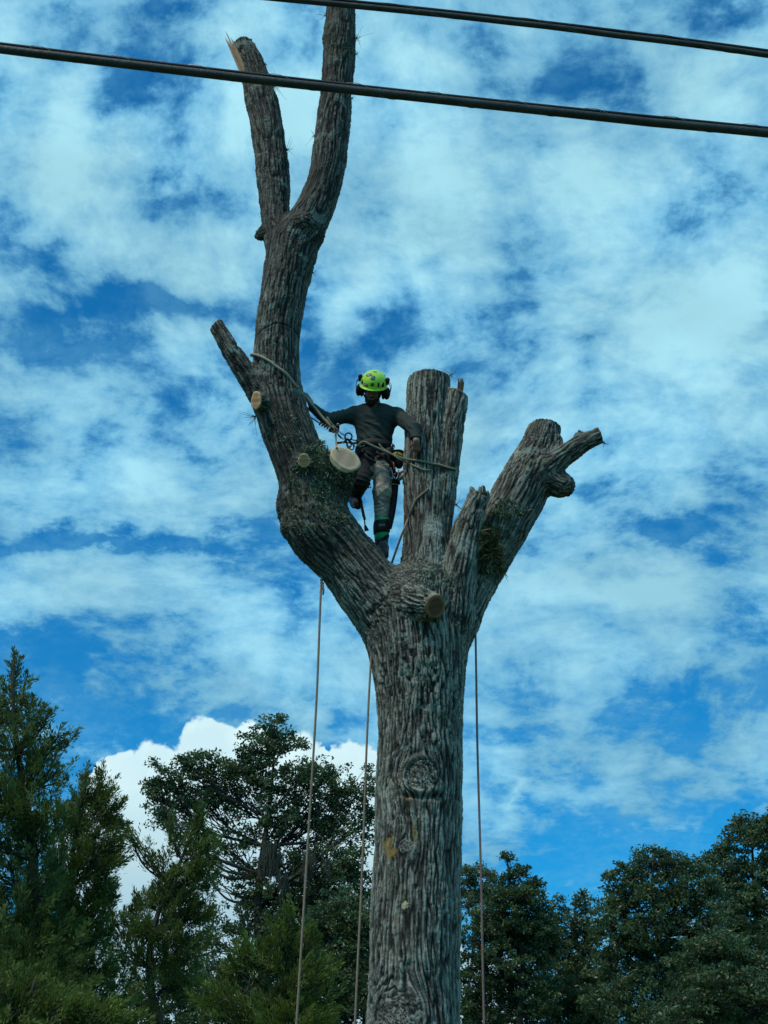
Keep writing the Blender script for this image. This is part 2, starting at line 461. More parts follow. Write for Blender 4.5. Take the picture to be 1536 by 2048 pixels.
# ------------------------------------------------------------------ ground
YT = 12.0
gm, t, b = mat_new('grass')
tc = t.n.new('ShaderNodeTexCoord').outputs['Object']
t.put(b, 'Base Color', t.ramp(t.noise(tc, 0.7, 8, 0.65), [(0.3, (0.035, 0.05, 0.015)), (0.55, (0.06, 0.085, 0.025)), (0.75, (0.11, 0.10, 0.05))]))
b.inputs['Roughness'].default_value = 0.95
gx = np.linspace(-1, 1, 61); gx = np.sign(gx) * np.abs(gx) ** 2.5 * 1500
GX, GY = np.meshgrid(gx, gx, indexing='ij')
GZ = 0.25 * fbm(np.stack([GX.ravel() * .03, GY.ravel() * .03, GX.ravel() * 0], 1), 3).reshape(GX.shape) * sstep(np.hypot(GX, GY - YT), 4, 40)
gi = np.arange(60)[:, None] * 61 + np.arange(60)[None]
tag(mk('ground', np.stack([GX.ravel(), GY.ravel(), GZ.ravel()], 1), np.stack([gi, gi + 61, gi + 62, gi + 1], -1).reshape(-1, 4), gm, origin=(0, 0, 0)), kind='structure')

# ------------------------------------------------------------------ the dismantled oak
class Branch:
    """px, py, radius in photo px, depth offset (m) -> world polyline with radii"""
    def __init__(s, rows, k=0.09, pre=None, cut=None, noisy=1.0):
        pts, rad = [], []
        for r in pre or []: pts.append(np.array(r[:3], float)); rad.append(r[3])
        for (px, py, rp, off) in rows:
            pts.append(P(px, py, YT + off)); rad.append(rp * pxm(px, py, YT + off))
        A = catmull(np.hstack([np.array(pts), np.array(rad)[:, None]]), 6)
        s.C, s.R = A[:, :3], A[:, 3]; s.k = k; s.cut = cut; s.noisy = noisy
        s.T, s.N, s.B = frames(s.C)
        s.S = np.concatenate([[0], np.cumsum(np.linalg.norm(np.diff(s.C, axis=0), axis=1))])
        s.lo = (s.C - s.R[:, None]).min(0); s.hi = (s.C + s.R[:, None]).max(0)
    def sdf(s, p, coords=False):
        best = np.full(len(p), 9.0, np.float32); seg = np.zeros(len(p), int); tt = np.zeros(len(p), np.float32)
        for i in range(len(s.C) - 1):
            a, b = s.C[i], s.C[i + 1]; d = b - a; L2 = d @ d + 1e-9
            t = np.clip((p - a) @ d / L2, 0, 1)
            D = np.sqrt((((p - a) - t[:, None] * d) ** 2).sum(1)) - (s.R[i] + (s.R[i + 1] - s.R[i]) * t)
            m = D < best; best[m] = D[m]; seg[m] = i; tt[m] = t[m]
        if s.cut is not None:
            best = np.maximum(best, ((p - s.cut[0]) @ s.cut[1]))
        if not coords: return best
        lerp = lambda A: A[seg] * (1 - tt[:, None]) + A[seg + 1] * tt[:, None]
        c, n, b_ = lerp(s.C), lerp(s.N), lerp(s.B); q = p - c
        return best, np.stack([(q * n).sum(1), (q * b_).sum(1), s.S[seg] * (1 - tt) + s.S[seg + 1] * tt], 1)

def cutpl(px, py, off, n, push=0.0):
    n = np.asarray(n, float); n = n / np.linalg.norm(n); return (P(px, py, YT + off) + n * push, n)
tb = P(826, 2048, YT)
BR = dict(
 trunk=Branch([(826,2048,92,0),(832,1800,88,0),(838,1600,84,0),(840,1480,83,0),(841,1400,86,0),(838,1330,92,0),(832,1265,93,0),(835,1215,88,0)],
        pre=[(tb[0]-.10, YT+.02, -0.3, .82),(tb[0]-.09, YT, .15, .62),(tb[0]-.05, YT, .9, .47),(tb[0]-.02, YT, 2.0, .425)]),
 left=Branch([(838,1330,80,0),(800,1255,74,-.02),(747,1188,66,-.05),(698,1126,62,-.08),(646,1068,67,-.10),(628,1020,60,-.11),(615,965,54,-.12),(592,905,53,-.14),(571,845,52,-.15),(556,785,47,-.16),
        (553,720,45,-.18),(558,650,43.5,-.2),(567,590,45,-.22),(577,540,48,-.23),(588,490,47,-.24),(612,450,41,-.25),(637,400,37,-.26),(655,340,34,-.28),(664,260,32,-.30),(672,190,31.5,-.32),(679,100,32.5,-.34),(681,15,31,-.36),(684,-90,29,-.38),(690,-190,27,-.4)],
        cut=cutpl(690,-190,-.4,(0.05,0,1))),
 leftfork=Branch([(580,530,34,-.22),(562,480,33,-.2),(550,430,30,-.17),(547,375,30.5,-.14),(543,320,31,-.12),(534,250,33,-.1),(521,190,30,-.08),(506,135,26,-.06),(490,98,21,-.05),(480,68,20,-.05)],
        cut=cutpl(488,88,-.05,(-0.2,0.1,1)), k=.05),
 stub_small=Branch([(560,850,30,-.16),(533,805,27,-.2),(503,762,23,-.24),(470,715,19,-.28),(440,665,16.5,-.3),(420,630,16,-.3)], cut=cutpl(430,650,-.3,(-0.75,-0.1,.66)), k=.07),
 stub_big=Branch([(612,1012,56,.0),(642,980,56,-.08),(668,951,44,-.22),(691,917,31,-.40),(701,905,30,-.47)], k=.12, cut=None),
 stub_round=Branch([(596,935,22,-.2),(604,926,14.5,-.38),(608,921,13.5,-.46),(609,920,13.5,-.52)], k=.05),
 stub_brown=Branch([(545,815,26,-.18),(522,806,17,-.34),(512,801,14,-.40),(505,798,14,-.46)], k=.04),
 burl=Branch([(625,1045,40,-.1),(592,1052,22,-.12),(583,1057,20,-.12)], k=.06),
 knob_a=Branch([(545,455,20,-.2),(524,466,12,-.22),(519,472,9,-.22)], k=.03),
 knob_b=Branch([(545,395,20,-.15),(526,399,9,-.17)], k=.03),
 bulge=Branch([(616,470,30,-.25),(606,450,24,-.38)], k=.05),
 center=Branch([(835,1240,72,0),(852,1170,58,.02),(856,1100,50,.03),(855,1050,47,.04),(854,950,45,.05),(855,850,43.5,.06),(859,760,41.5,.07),(861,700,41,.07)], cut=cutpl(861,757,.07,(-0.02,0.02,1))),
 lobe=Branch([(868,1140,32,.0),(878,1060,26,-.0),(885,1000,25,-.02),(893,930,24.5,-.02),(904,850,24.5,0),(915,780,23,.02),(922,740,22,.02)], cut=cutpl(915,787,.02,(0.42,-.05,1)), k=.035),
 snag=Branch([(905,1240,40,-.10),(916,1160,33,-.17),(928,1090,30,-.19),(940,1040,26,-.2),(955,1000,20,-.2),(963,975,17,-.2)], cut=cutpl(963,988,-.2,(0.05,0,1)), k=.04),
 right=Branch([(850,1330,70,0),(890,1270,55,.02),(925,1205,48,.05),(955,1150,46,.08),(985,1098,48,.1),(1012,1045,53,.12),(1042,985,53,.14),(1068,930,44,.16),(1084,880,36,.18),(1095,830,30,.19),(1100,800,30,.19)], cut=cutpl(1097,853,.19,(0.12,0.05,1)), k=.07),
 right_side=Branch([(1055,975,30,.1),(1095,938,27,.06),(1128,913,22,.02),(1158,890,19.5,-.02),(1188,875,16.5,-.05),(1225,858,16,-.08)], cut=cutpl(1203,872,-.06,(0.9,-.15,.3)), k=.05),
 side_knob=Branch([(1158,888,12,-.02),(1157,876,11,-.02),(1160,866,7,-.03)], k=.02),
 flap=Branch([(1098,930,16,.06),(1112,900,15,.08),(1116,878,10,.1)], k=.03),
 disc_knob=Branch([(1080,950,34,.14),(1110,965,30,.1),(1127,972,25,.07)], k=.025),
 stub_low=Branch([(800,1195,42,-.15),(835,1203,30,-.40),(858,1209,25,-.48),(872,1213,22,-.57),(878,1215,22,-.62)], k=.09),
)
def sb(a, u, c): return a * RIGHT + u * UPS + c * BACK
BR['stub_big'].cut = cutpl(691,917,-.40, sb(.36,.56,.74))
BR['stub_round'].cut = cutpl(608,921,-.46, sb(.05,.08,.99))
BR['stub_brown'].cut = cutpl(512,801,-.40, sb(-.62,.12,.78))
BR['stub_low'].cut = cutpl(871,1213,-.56, sb(.45,-.30,.84))
lo = np.min([b.lo for b in BR.values()], 0) - .15; hi = np.max([b.hi for b in BR.values()], 0) + .15
lo[2] = -0.25
VX = 0.016
fld = Field(lo, hi, VX)
for nm, br in BR.items():
    # field of one branch, evaluated in its box only
    sl, ax = fld.block(br.lo - .16, br.hi + .16)
    shp = tuple(len(a) for a in ax); D = np.full(shp, 0.5, np.float32)
    o = np.array([a[0] for a in ax])
    for i in range(len(br.C) - 1):
        a, b_ = br.C[i], br.C[i + 1]; ra, rb = br.R[i], br.R[i + 1]; m = max(ra, rb) + .16
        i0 = np.clip(np.floor((np.minimum(a, b_) - m - o) / VX).astype(int), 0, shp); i1 = np.clip(np.ceil((np.maximum(a, b_) + m - o) / VX).astype(int) + 1, 0, shp)
        if (i1 <= i0).any(): continue
        s3 = tuple(slice(i0[q], i1[q]) for q in range(3))
        X, Y, Z = ax[0][s3[0]][:, None, None] - a[0], ax[1][s3[1]][None, :, None] - a[1], ax[2][s3[2]][None, None, :] - a[2]
        d = b_ - a; tt = np.clip((X * d[0] + Y * d[1] + Z * d[2]) / (d @ d + 1e-9), 0, 1)
        D[s3] = np.minimum(D[s3], np.sqrt((X - tt * d[0]) ** 2 + (Y - tt * d[1]) ** 2 + (Z - tt * d[2]) ** 2) - (ra + (rb - ra) * tt))
    if br.cut is not None:
        c, n = br.cut
        D = np.maximum(D, ((ax[0] - c[0]) * n[0])[:, None, None] + ((ax[1] - c[1]) * n[1])[None, :, None] + ((ax[2] - c[2]) * n[2])[None, None, :])
    fld.merge(sl, D, br.k)
V, Q = fld.mesh(); del fld
V = relax(V, Q, 1, .5)
V, Q = subdiv(V, Q, 1)

# bark: furrows run along each limb, blended where limbs meet
def bark_h(q, seed, fr=1.0):
    """q = (across, across, along) in metres -> (ridge height 0..1, crack mask)"""
    w = fbm(np.stack([q[:, 0] * 3 + seed, q[:, 1] * 3, q[:, 2] * 2.2], 1), 2) * .013
    w2 = fbm(np.stack([q[:, 0] * 11 + seed, q[:, 1] * 11, q[:, 2] * 7 + 5], 1), 2) * .007
    x, y, z = q[:, 0] + w + w2, q[:, 1] - w + w2, q[:, 2]
    a = perlin(np.stack([x * 27 * fr + seed, y * 27 * fr, z * 2.0], 1))
    b = perlin(np.stack([x * 46 * fr + 3 + seed, y * 46 * fr, z * 4.4 + 9], 1))
    c = perlin(np.stack([x * 14 * fr + 7, y * 14 * fr + seed, z * 16], 1))
    A = np.clip(np.abs(a) * 3.6, 0, 1) ** .8; B = np.clip(np.abs(b) * 3.2, 0, 1); Cc = np.clip(np.abs(c) * 9, 0, 1)
    h = A * (0.50 + 0.50 * B) * (0.80 + 0.20 * Cc)
    d = perlin(np.stack([x * 62, y * 62, z * 7 + seed], 1))
    return h + 1j * d
def scar(px, py, R, off=None):
    """a point on the front of the trunk"""
    c = P(px, py, YT); cc = c.copy(); cc[1] = YT - .0
    return cc, R
SC = [(P(842,1545,YT-.38), .145), (P(812,1690,YT-.38), .055), (P(800,2030,YT-.40), .20), (P(694,97,YT-.34-.12), .055)]
Vw = V.copy()
for c, R in SC:
    dxx = V[:, 0] - c[0]; dzz = (V[:, 2] - c[2]) * .92; r2 = dxx ** 2 + dzz ** 2 + 1e-6
    m = (np.abs(V[:, 1] - c[1]) < .4) & (r2 < (R * 4) ** 2)
    fac = 1 - R * R * .6 / np.maximum(r2, R * R * .8)
    Vw[m, 0] = c[0] + dxx[m] * fac[m]
n0 = len(V); Hh = np.zeros(n0, complex); Wt = np.zeros(n0); dmin = np.full(n0, 9.0); noisy = np.zeros(n0); cutm = np.zeros(n0)
cache = []
for j, (nm, br) in enumerate(BR.items()):
    m = np.nonzero(((V > br.lo - .12) & (V < br.hi + .12)).all(1))[0]
    if not len(m): continue
    d, q = br.sdf(V[m], True)
    k2 = d < .09
    m, d, q = m[k2], d[k2], q[k2]
    dmin[m] = np.minimum(dmin[m], d); cache.append((j, nm, m, d, q))
for j, nm, m, d, q in cache:
    w = np.exp(-(d - dmin[m]) / .018); kk = w > .05
    m, w, q = m[kk], w[kk], q[kk]
    if nm == 'trunk': 
        q = q.copy(); sh = (Vw[m] - V[m]); q[:, 0] += sh[:, 0] * (1 if BR['trunk'].N[5][0] > 0 else -1)
    fr = 1.2 if nm in ('trunk', 'stub_low') else 1.25
    Hh[m] += w * bark_h(q, 13.7 * j, fr); Wt[m] += w
Hh /= np.maximum(Wt, 1e-6); strk = Hh.imag.copy(); Hh = Hh.real.copy()
N = vnormals(V, Q)
# sawn faces stay flat
for nm, br in BR.items():
    if br.cut is None or nm in ('snag', 'right', 'leftfork', 'center'): continue
    c, n = br.cut
    dd = np.abs((V - c) @ n); rr = np.linalg.norm(V - c, axis=1)
    cutm = np.maximum(cutm, (1 - sstep(dd, .006, .02)) * (rr < br.R[-6:].max() * 1.5 + .03) * sstep(N @ n, .5, .8))
def near(px, py, off, rad, soft=.5):
    c = P(px, py, YT + off); return 1 - sstep(np.linalg.norm(V - c, axis=1), rad * soft, rad)
rough = fbm(V * 1.6, 3); fine = fbm(V * 14, 3); fine2 = perlin(V * 55)
mossm = np.clip(near(645,960,-.25,.42) + near(600,880,-.2,.25) * .6 + near(560,830,-.3,.2) * .4 + near(1010,1040,-.1,.24) + near(975,1120,-.05,.30) + near(640,530,-.3,.30) * .55 + near(530,150,-.1,.3) * .5
                + near(682,80,-.4,.5) * .6 + near(770,1130,-.1,.5) * .5 + near(860,1170,-.3,.25) * .5 + near(640,1050,-.2,.45) * .55, 0, 1)
mossm *= sstep(rough * .5 + fine * .6, -.25, .35)
amp = .031 * np.clip(.75 + .35 * rough, .5, 1.1)
amp = np.where(V[:, 2] > 6.5, amp * .8, amp)
disp = (Hh - .55) * amp + fine2 * .0022 * (1 + mossm) + fine * .004 + rough * .013
disp += mossm * .012 * perlin(V * 22)
lich = sstep(fbm(V * 7.0 + 40, 3) + .25 * fine2, .38, .55) * sstep(rough, -.35, .3)
# callus rings of old pruning wounds
for (c, R), s_ in zip(SC, (1, .55, 1, .6)):
    r = np.hypot(V[:, 0] - c[0], (V[:, 2] - c[2]) * .95); m = (np.abs(V[:, 1] - c[1]) < .32) & (r < R * 2)
    ins = 1 - sstep(r, R * .75, R * .95)
    th = np.arctan2(V[:, 2] - c[2], V[:, 0] - c[0])
    ring = .5 + .5 * np.sin(r / R * 26 + fine * 3.0 + rough * 3)
    crack = np.clip(np.abs(perlin(np.stack([np.cos(th) * 3.2, np.sin(th) * 3.2, r * 60 + fine], 1))) * 2.6, 0, 1)
    h2 = (ring * .15 + .85 * crack)
    disp[m] = (disp * (1 - ins) + ins * ((h2 - .5) * .010 + .004 * fine))[m]
    disp[m] += (s_ * (.007 * np.exp(-((r - R * .95) / (R * .16)) ** 2) - .006 * np.exp(-((r - R * 1.22) / (R * .10)) ** 2) * (V[:, 2] > c[2] - R * .3) ))[m]
    Hh[m] = (Hh * (1 - ins) + ins * h2)[m]
# horizontal fold under the big callus
c = P(846,1592,YT-.38); g = np.exp(-((V[:, 2] - c[2] - .25 * np.abs(V[:, 0] - c[0]) ** 1.3) / .016) ** 2) * (1 - sstep(np.abs(V[:, 0] - c[0]), .10, .22)) * (V[:, 1] < YT)
disp -= .035 * g
# small saw kerf scored round the upper limb
c = P(562,646,YT-.2-.2); 
kerf = np.exp(-((V[:, 2] - c[2] + .035 * ((V[:, 0] - c[0]) / .15) ** 2 ) / .006) ** 2) * near(562,646,-.2,.45,.95) * (np.abs(V[:,0]-c[0])<.26)
disp -= .016 * kerf
# hollow in the broken snag and its ragged rim
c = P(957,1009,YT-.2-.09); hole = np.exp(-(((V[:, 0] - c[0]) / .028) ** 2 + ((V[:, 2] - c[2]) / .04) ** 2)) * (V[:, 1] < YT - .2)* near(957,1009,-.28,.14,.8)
disp -= .07 * hole
top = near(963,985,-.2,.16,.5)
disp += top * (.022 * perlin(V * 28) + .012 * perlin(V * 60))
for (px_, py_, of_) in ((1160,868,-.03),(512,801,-.4),(518,470,-.2)):
    disp += near(px_, py_, of_, .10) * .008 * perlin(V * 35)
disp *= (1 - cutm)
V2 = V + N * disp[:, None]
# the snag top is torn
m = top > .01
V2[m, 2] += (top * sstep(perlin(np.stack([V[:, 0] * 24, V[:, 1] * 24, V[:, 2] * 0], 1)), -.2, .4) * .05)[m] * (N[m, 2] > .3)

ridge = sstep(Hh, .16, .72)
c_lo = np.array([.014, .012, .010]); c_mid = np.array([.140, .126, .105]); c_hi = np.array([.50, .475, .42])
col = c_lo + (c_mid - c_lo) * ridge[:, None]; col = col + (c_hi - col) * (sstep(Hh + strk * .40 + fine * .08, .62, 1.10) * .70)[:, None]
zone_shade = 1 - .52 * np.clip(near(640,1000,-.1,1.1) + near(560,760,-.15,.9) * .7 + sstep(V[:, 2], 8.6, 9.8), 0, 1) - .15 * (V[:, 0] > P(1000,1000,YT)[0]) * (V[:, 2] > 6) + .04 * (1 - sstep(V[:, 2], 4.2, 6.0))  # shade put into the bark colour: upper and side limbs darker, lower trunk lighter
col *= (1 + .14 * rough + .10 * fine2)[:, None] * zone_shade[:, None]
lc = np.array([.44, .49, .43]); col = col * (1 - .42 * lich[:, None]) + lc * .42 * lich[:, None]
speck = .8 * sstep(perlin(V * 46 + 9), .50, .62) * sstep(rough + fine, -.1, .5) * np.clip(.25 + sstep(V[:, 2], 5.2, 6.2), 0, 1)
col = col * (1 - .5 * speck[:, None]) + np.array([.5, .54, .5]) * .5 * speck[:, None]
mc = np.array([.045, .062, .028]); mm = (mossm * .82)[:, None]; col = col * (1 - mm) + mc * (1 + .5 * fine2[:, None]) * mm
# pale smooth streak on the central stem
st = near(872,1050,-.2,.16) + near(876,1110,-.2,.13) + near(925,1090,-.3,.10); st = np.clip(st, 0, 1) * .55
col = col * (1 - st[:, None]) + np.array([.42, .42, .38]) * st[:, None] * (.75 + .3 * ridge)[:, None]
# yellow lichen and chips on the trunk
def patch(px, py, rx, rz, c_, a_=.8, off=-.4, thr=0.0):
    c = P(px, py, YT + off); e = ((V[:, 0] - c[0]) / rx) ** 2 + ((V[:, 2] - c[2]) / rz) ** 2
    w = (1 - sstep(e + fine * .9 + fine2 * .5, .6, 1.1)) * (np.abs(V[:, 1] - c[1]) < .35) * a_
    return w[:, None], np.array(c_)
for a in [(778,1682,.045,.10,(.40,.26,.07),.6),(790,1700,.03,.05,(.40,.22,.05),.6),(832,1662,.028,.09,(.34,.25,.08),.5),(818,1592,.028,.022,(.42,.20,.06),.75),
          (812,1806,.042,.034,(.70,.60,.36),.95),(806,1790,.018,.04,(.36,.30,.12),.5),(822,1690,.02,.02,(.45,.22,.1),.5),(795,1850,.03,.14,(.30,.20,.14),.4),(905,1440,.05,.12,(.12,.1,.09),.5)]:
    w, c_ = patch(*a); col = col * (1 - w) + c_ * w
for (px_, py_, of_, rd_) in ((990,975,.0,.18),(1025,935,-.02,.12)):   # sawdust lying on the right limb
    pass
saw = np.clip(near(1075,935,-.05,.22) * .8, 0, 1) * sstep(fine + N[:, 2], .1, .7)
col = col * (1 - .6 * saw[:, None]) + np.array([.38, .28, .19]) * .6 * saw[:, None]
wood = np.array([.52, .40, .25]); cw = cutm[:, None]
col = col * (1 - cw) + wood * (.85 + .2 * fine2[:, None]) * cw
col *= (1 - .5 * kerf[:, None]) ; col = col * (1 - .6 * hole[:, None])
col = np.clip(col * np.array([.75,.85,.81]), .01, .8)

bm_, t, b = mat_new('oak_bark')
at = t.n.new('ShaderNodeAttribute'); at.attribute_name = 'Col'
tc = t.n.new('ShaderNodeTexCoord').outputs['Object']
fn = t.noise(tc, 90, 4, 0.65)
vm = t.n.new('ShaderNodeVectorMath'); vm.operation = 'SCALE'; t.put(vm, 0, at.outputs['Color']); t.put(vm, 'Scale', t.mrange(fn, .25, .75, .72, 1.25, False))
t.put(b, 'Base Color', vm.outputs[0]); b.inputs['Roughness'].default_value = .82; b.inputs['Specular IOR Level'].default_value = .35
bp = t.n.new('ShaderNodeBump'); bp.inputs['Strength'].default_value = .6; bp.inputs['Distance'].default_value = .008
t.put(bp, 'Height', t.noise(tc, 60, 5, 0.65)); t.l.new(bp.outputs[0], b.inputs['Normal'])
TREE = empty('oak_tree', (tb[0], YT, 0), 'large topped oak with bare grey bark, sawn limbs and the climber in its fork', 'tree')
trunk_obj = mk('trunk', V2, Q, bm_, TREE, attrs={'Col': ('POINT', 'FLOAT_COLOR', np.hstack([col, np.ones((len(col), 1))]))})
TV, TN = V2, N                                                          # kept for planting moss on the bark

# sawn faces with growth rings (sub-parts of the stem)
def wood_mat(name, heart, sap, rings=70.0):
    m, t, b = mat_new(name); tc = t.n.new('ShaderNodeTexCoord').outputs['UV']
    wv_ = t.vmath('MULTIPLY_ADD', t.vmath('SUBTRACT', t.noise(tc, 2.6, 4, .6, 0, col=True), (.5,.5,.5)), (.35,.35,0), tc)
    ln = t.n.new('ShaderNodeVectorMath'); ln.operation = 'LENGTH'; t.put(ln, 0, wv_)
    r = ln.outputs['Value']
    rg = t.math('MULTIPLY_ADD', t.math('SINE', t.math('MULTIPLY', r, rings)), .5, .5)
    base = t.mix(t.mrange(r, .60, .88), (*heart, 1), (*sap, 1))
    base = t.mix(t.math('MULTIPLY', rg, .45), base, tuple(c * .62 for c in sap) + (1,))
    str_ = t.noise(t.vmath('MULTIPLY', tc, (3.0, 30.0, 1.0)), 1.0, 5, .6)      # saw marks
    base = t.mix(t.mrange(str_, .5, .72, 0, .35), base, tuple(c * .45 for c in heart) + (1,))
    dk = t.mrange(t.noise(tc, 2.3, 6, .7), .56, .68, 0, .5)
    base = t.mix(dk, base, tuple(c * .35 for c in heart) + (1,))
    t.put(b, 'Base Color', base); b.inputs['Roughness'].default_value = .8
    bp = t.n.new('ShaderNodeBump'); bp.inputs['Strength'].default_value = .4; bp.inputs['Distance'].default_value = .004
    t.put(bp, 'Height', str_); t.l.new(bp.outputs[0], b.inputs['Normal']); return m
def disc(name, c, n, ra, rb, up, m, notch=0, seed=0, label=None, lift=.004):
    n = n / np.linalg.norm(n); u = np.asarray(up, float); u = u - n * (u @ n); u /= np.linalg.norm(u); w = np.cross(n, u)
    K, RN = 48, 7; r_ = np.random.default_rng(seed); a = np.arange(K) * 2 * math.pi / K
    ph = r_.uniform(0, 6, 6); edge = 1 + .035 * np.sin(2 * a + ph[0]) + .03 * np.sin(3 * a + ph[1]) + .02 * np.sin(5 * a + ph[2]) + .012 * np.sin(11 * a + ph[3])
    if notch: edge -= notch * np.exp(-((((a - 2.9 + math.pi) % (2 * math.pi)) - math.pi) / .16) ** 2)
    Vd, uvs = [], []
    Vd.append([0, 0, 1]); uvs.append((0, 0))
    for i in range(1, RN + 1):
        f = i / RN
        for j in range(K): Vd.append([math.cos(a[j]) * edge[j] * f, math.sin(a[j]) * edge[j] * f, 1]); uvs.append((Vd[-1][0], Vd[-1][1]))
    for j in range(K): Vd.append([math.cos(a[j]) * edge[j] * 1.012, math.sin(a[j]) * edge[j] * 1.012, -2]); uvs.append((Vd[-1][0], Vd[-1][1]))
    F = [[0, 1 + j, 1 + (j + 1) % K] for j in range(K)]
    for i in range(RN):
        for j in range(K): F.append([1 + i * K + j, 1 + (i + 1) * K + j, 1 + (i + 1) * K + (j + 1) % K, 1 + i * K + (j + 1) % K])
    A = np.array(Vd); hgt = np.where(A[:, 2] > 0, lift + .0015 * np.sin(A[:, 0] * 9), -.01)
    Vv = c + A[:, :1] * ra * u + A[:, 1:2] * rb * w + hgt[:, None] * n
    o = mk(name, Vv, F, m, TREE)
    ul = o.data.uv_layers.new(name='UVMap'); uvs = np.array(uvs); vi = np.empty(len(o.data.loops), np.int32); o.data.loops.foreach_get('vertex_index', vi)
    ul.data.foreach_set('uv', uvs[vi].astype(np.float32).ravel())
    if label: o['label'] = label
    return o
WP = wood_mat('sawn_wood_pale', (.50, .34, .215), (.72, .52, .33), 32)
WO = wood_mat('sawn_wood_orange', (.48, .24, .10), (.74, .46, .24), 24)
WB = wood_mat('sawn_wood_brown', (.13, .065, .035), (.36, .20, .10), 28)
def cd_(nm): return BR[nm].cut
c, n = cd_('stub_big'); disc('cut_face', c, n, .146, .116, sb(.82,-.42,0), WP, .10, 1, 'large pale oval sawn face')
c, n = cd_('stub_round'); disc('cut_face', c, n, .060, .057, UPS, WO, 0, 2, 'small round orange sawn face')
c, n = cd_('stub_brown'); disc('cut_face', c, n, .082, .058, UPS, WO, .06, 3, 'rough brown sawn face on the left edge')
c, n = cd_('stub_low'); disc('cut_face', c, n, .108, .092, sb(-.2,1,0), WB, .08, 4, 'dark weathered sawn face below the fork')

# splintered hinge wood left standing on the broken tips
def splinters(name, base, dirv, wdt, thick, length, count, m, seed, label=None, spread=.25):
    r_ = np.random.default_rng(seed); parts = []
    side = np.cross(dirv, BACK); side /= np.linalg.norm(side)
    for i in range(count):
        f = (i + .5) / count - .5; L = length * r_.uniform(.72, 1.0) * (1 - .5 * abs(f + .15)); b0 = base + side * f * wdt + BACK * r_.uniform(-.3, .3) * thick
        tip = b0 + dirv * L + side * r_.normal() * spread * wdt * .3
        w0 = wdt / count * 1.6
        mid = (b0 + tip) / 2
        vv = []
        for (pp, s_) in ((b0 - dirv * .03, 1.0), (mid, .85), (tip - dirv * L * .12, .5)):
            for (a_, c_) in ((-1, -1), (1, -1), (1, 1), (-1, 1)):
                vv.append(pp + side * a_ * w0 * .5 * s_ + BACK * c_ * thick * .5 * s_)
        vv.append(tip); 
        ff = [[3,2,1,0]]
        for q in (0, 4):
            for k_ in range(4): ff.append([q + k_, q + (k_ + 1) % 4, q + 4 + (k_ + 1) % 4, q + 4 + k_])
        for k_ in range(4): ff.append([8 + k_, 8 + (k_ + 1) % 4, 12])
        parts.append((np.array(vv), ff))
    Vv, Ff = joinl(parts); o = mk(name, Vv, Ff, m, TREE, smooth=False)
    if label: o['label'] = label
MSP = mat('torn_wood', (.50, .34, .20), .8, var=.4, scale=60)
MSP2 = mat('torn_wood_red', (.36, .20, .14), .8, var=.4, scale=60)
d_ = P(445,58,YT-.06) - P(474,124,YT-.06); d_ /= np.linalg.norm(d_)
splinters('splinter', P(487,140,YT-.12), d_, .085, .06, .62, 7, MSP, 5, 'tall pale splinter on the broken left tip')
splinters('splinter', P(921,776,YT-.03), sb(.15,1,.05), .05, .03, .12, 4, MSP2, 6, 'short reddish splinter on the central stem')
# ------------------------------------------------------------------ trees behind
def leaf_mat(name, lo_, hi_, trans=0.25, rough=.55):
    m, t, b = mat_new(name)
    at = t.n.new('ShaderNodeAttribute'); at.attribute_name = 'tint'
    tc = t.n.new('ShaderNodeTexCoord').outputs['Object']
    f = t.math('MULTIPLY_ADD', t.noise(tc, 1.6, 4, .6), .9, t.math('MULTIPLY_ADD', at.outputs['Fac'], .75, -.32), clamp=True)
    c = t.mix(f, (*lo_, 1), (*hi_, 1))
    t.put(b, 'Base Color', c); b.inputs['Roughness'].default_value = rough; b.inputs['Specular IOR Level'].default_value = .35
    tr = t.n.new('ShaderNodeBsdfTranslucent'); t.put(tr, 0, t.mix(.5, c, (hi_[0] * 1.6, hi_[1] * 1.8, hi_[2] * .6, 1)))
    mx = t.n.new('ShaderNodeMixShader'); mx.inputs[0].default_value = trans
    t.l.new(b.outputs[0], mx.inputs[1]); t.l.new(tr.outputs[0], mx.inputs[2])
    t.l.new(mx.outputs[0], t.n['Material Output'].inputs[0]); return m
M_OAK = leaf_mat('oak_leaves', (.022, .040, .016), (.115, .175, .078), .2, .36)
M_OAK2 = leaf_mat('oak_leaves_light', (.045, .075, .035), (.13, .17, .085))
M_CED = leaf_mat('cedar_sprays', (.018, .040, .012), (.155, .215, .055), .2, .7)
M_CED2 = leaf_mat('cedar_sprays_bright', (.022, .045, .010), (.190, .250, .050), .15, .7)
M_MOSS = mat('spanish_moss', (.055, .07, .052), .9, var=.5, scale=3)
M_TRK = mat('dark_bark', (.060, .052, .044), .9, var=.5, scale=9, bump=.6, bscale=40)
M_TRKG = mat('grey_bark', (.20, .19, .17), .9, var=.5, scale=9, bump=.6, bscale=40)

def leaves(C, D, ln, wd, r_, droop=0.0):
    """one rhombus leaf per row: centre C, direction D"""
    n = len(C); D = D / (np.linalg.norm(D, axis=1)[:, None] + 1e-9)
    R_ = r_.normal(size=(n, 3)); S = np.cross(D, R_); S /= np.linalg.norm(S, axis=1)[:, None] + 1e-9
    Nn = np.cross(D, S); l = ln * r_.uniform(.6, 1.3, n)[:, None]; w = wd * r_.uniform(.7, 1.2, n)[:, None]
    V = np.stack([C - D * l * .5, C + S * w * .5 + Nn * w * .15, C + D * l * .5, C - S * w * .5 + Nn * w * .15], 1).reshape(-1, 3)
    return V, np.arange(4 * n).reshape(-1, 4)

